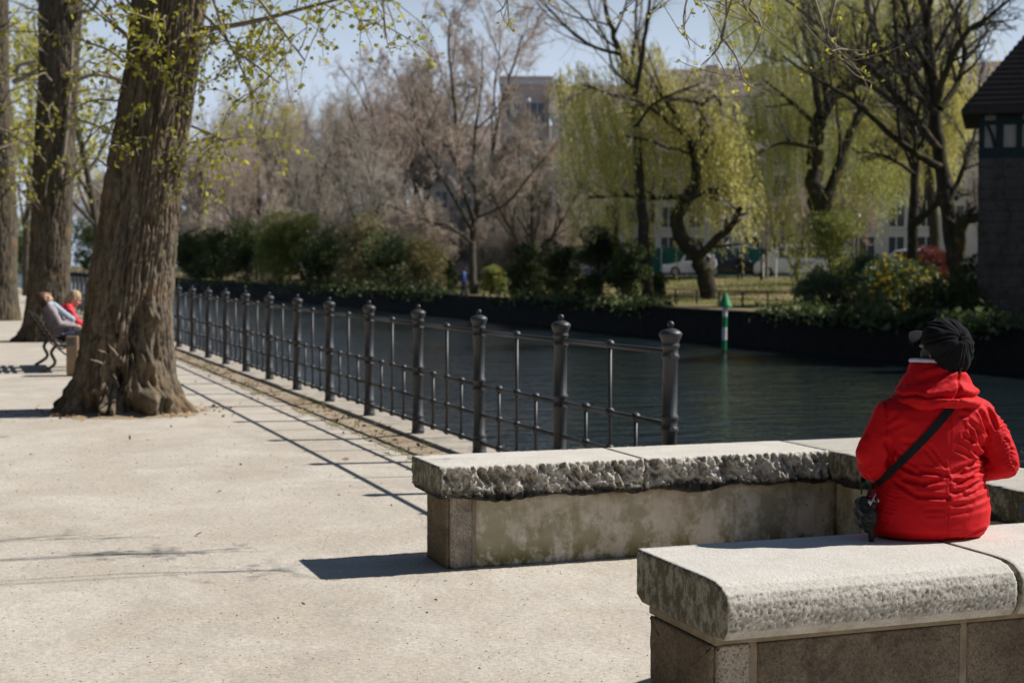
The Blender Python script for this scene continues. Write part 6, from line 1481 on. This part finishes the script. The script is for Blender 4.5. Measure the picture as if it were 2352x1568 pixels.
# continue over the right shoulder to the front and round to the bag
def l2w(p): return np.array(Mw @ Vector(p))
front = [l2w(p) for p in ((.10, -.02, 1.115), (.11, .06, 1.09), (.08, .135, 1.02), (-.02, .16, .92), (-.14, .155, .82), (-.235, .10, .76))]
end = PT[-1]; tail = [end, (end+bo+np.array([.0, 0, .10]))/2+np.array([-.01, -.01, 0]), bo+np.array([0, -.01, .06])]
PTF = np.vstack([tail[::-1][:2], PT[::-1], np.array(front), [bo+np.array([0, .04, .07])]])
ctr = l2w((0, 0, .9))
def strap_mesh(Q, w_, th):
    T = np.gradient(Q, axis=0); T /= np.linalg.norm(T, axis=1)[:, None]+1e-9; V = []
    for i, p in enumerate(Q):
        o_ = nz(np.array([p[0]-ctr[0], p[1]-ctr[1], 0.35*max(0, p[2]-1.0)*4])); s_ = nz(np.cross(T[i], o_)); o_ = nz(np.cross(s_, T[i]))
        for a, b in ((-1, 0), (1, 0), (1, 1), (-1, 1)): V.append(p+s_*w_/2*a+o_*th*b-bo)
    n_ = len(Q); f = [(i*4+k, i*4+(k+1) % 4, (i+1)*4+(k+1) % 4, (i+1)*4+k) for i in range(n_-1) for k in range(4)]+[(3, 2, 1, 0), ((n_-1)*4, (n_-1)*4+1, (n_-1)*4+2, (n_-1)*4+3)]
    m = MB(); m.add(V, f); me = m.mesh('strap'); bm_fix(me); return me
link('strap', strap_mesh(PTF, .030, .004), bag, False, 'strap')
b_ = MB(); b_.loft([(-.012, 0, -.062, .016, .040, 2.4), (-.012, 0, -.054, .023, .052, 2.6), (-.012, 0, -.015, .026, .060, 2.6), (-.010, 0, .03, .022, .055, 2.6), (-.008, 0, .05, .012, .045, 2.4)], 28); b_.ell((-.028, -.03, .0), (.018, .035, .03), 14, 10); b_.limb([(-.02, -.03, -.02), (-.02, -.035, -.06)], [.028, .018])
bme = fuse(b_, .005, 2, 'pouch'); wr_(bme, .007, 20); link('pouch', bme, bag, True, 'black')
m = MB(); m.limb([(-.018, -.04, -.03), (-.012, -.045, -.09), (-.012, -.045, -.125)], [.010, .012, .008], 8); m.limb([(-.03, -.03, -.02), (-.026, -.035, -.06)], [.008, .006], 8); m.build('tassel', 'black', bag, True)
m = MB()
for k in range(5): m.ell((-.01+.012*k-.02, -.055+.004*k, .045-.012*(k % 2)), (.006, .006, .009), 8, 6)
m.tube([(-.03, -.05, .02), (-.005, -.058, .075)], .0035, 6); m.build('buckle', 'rim', bag, True)
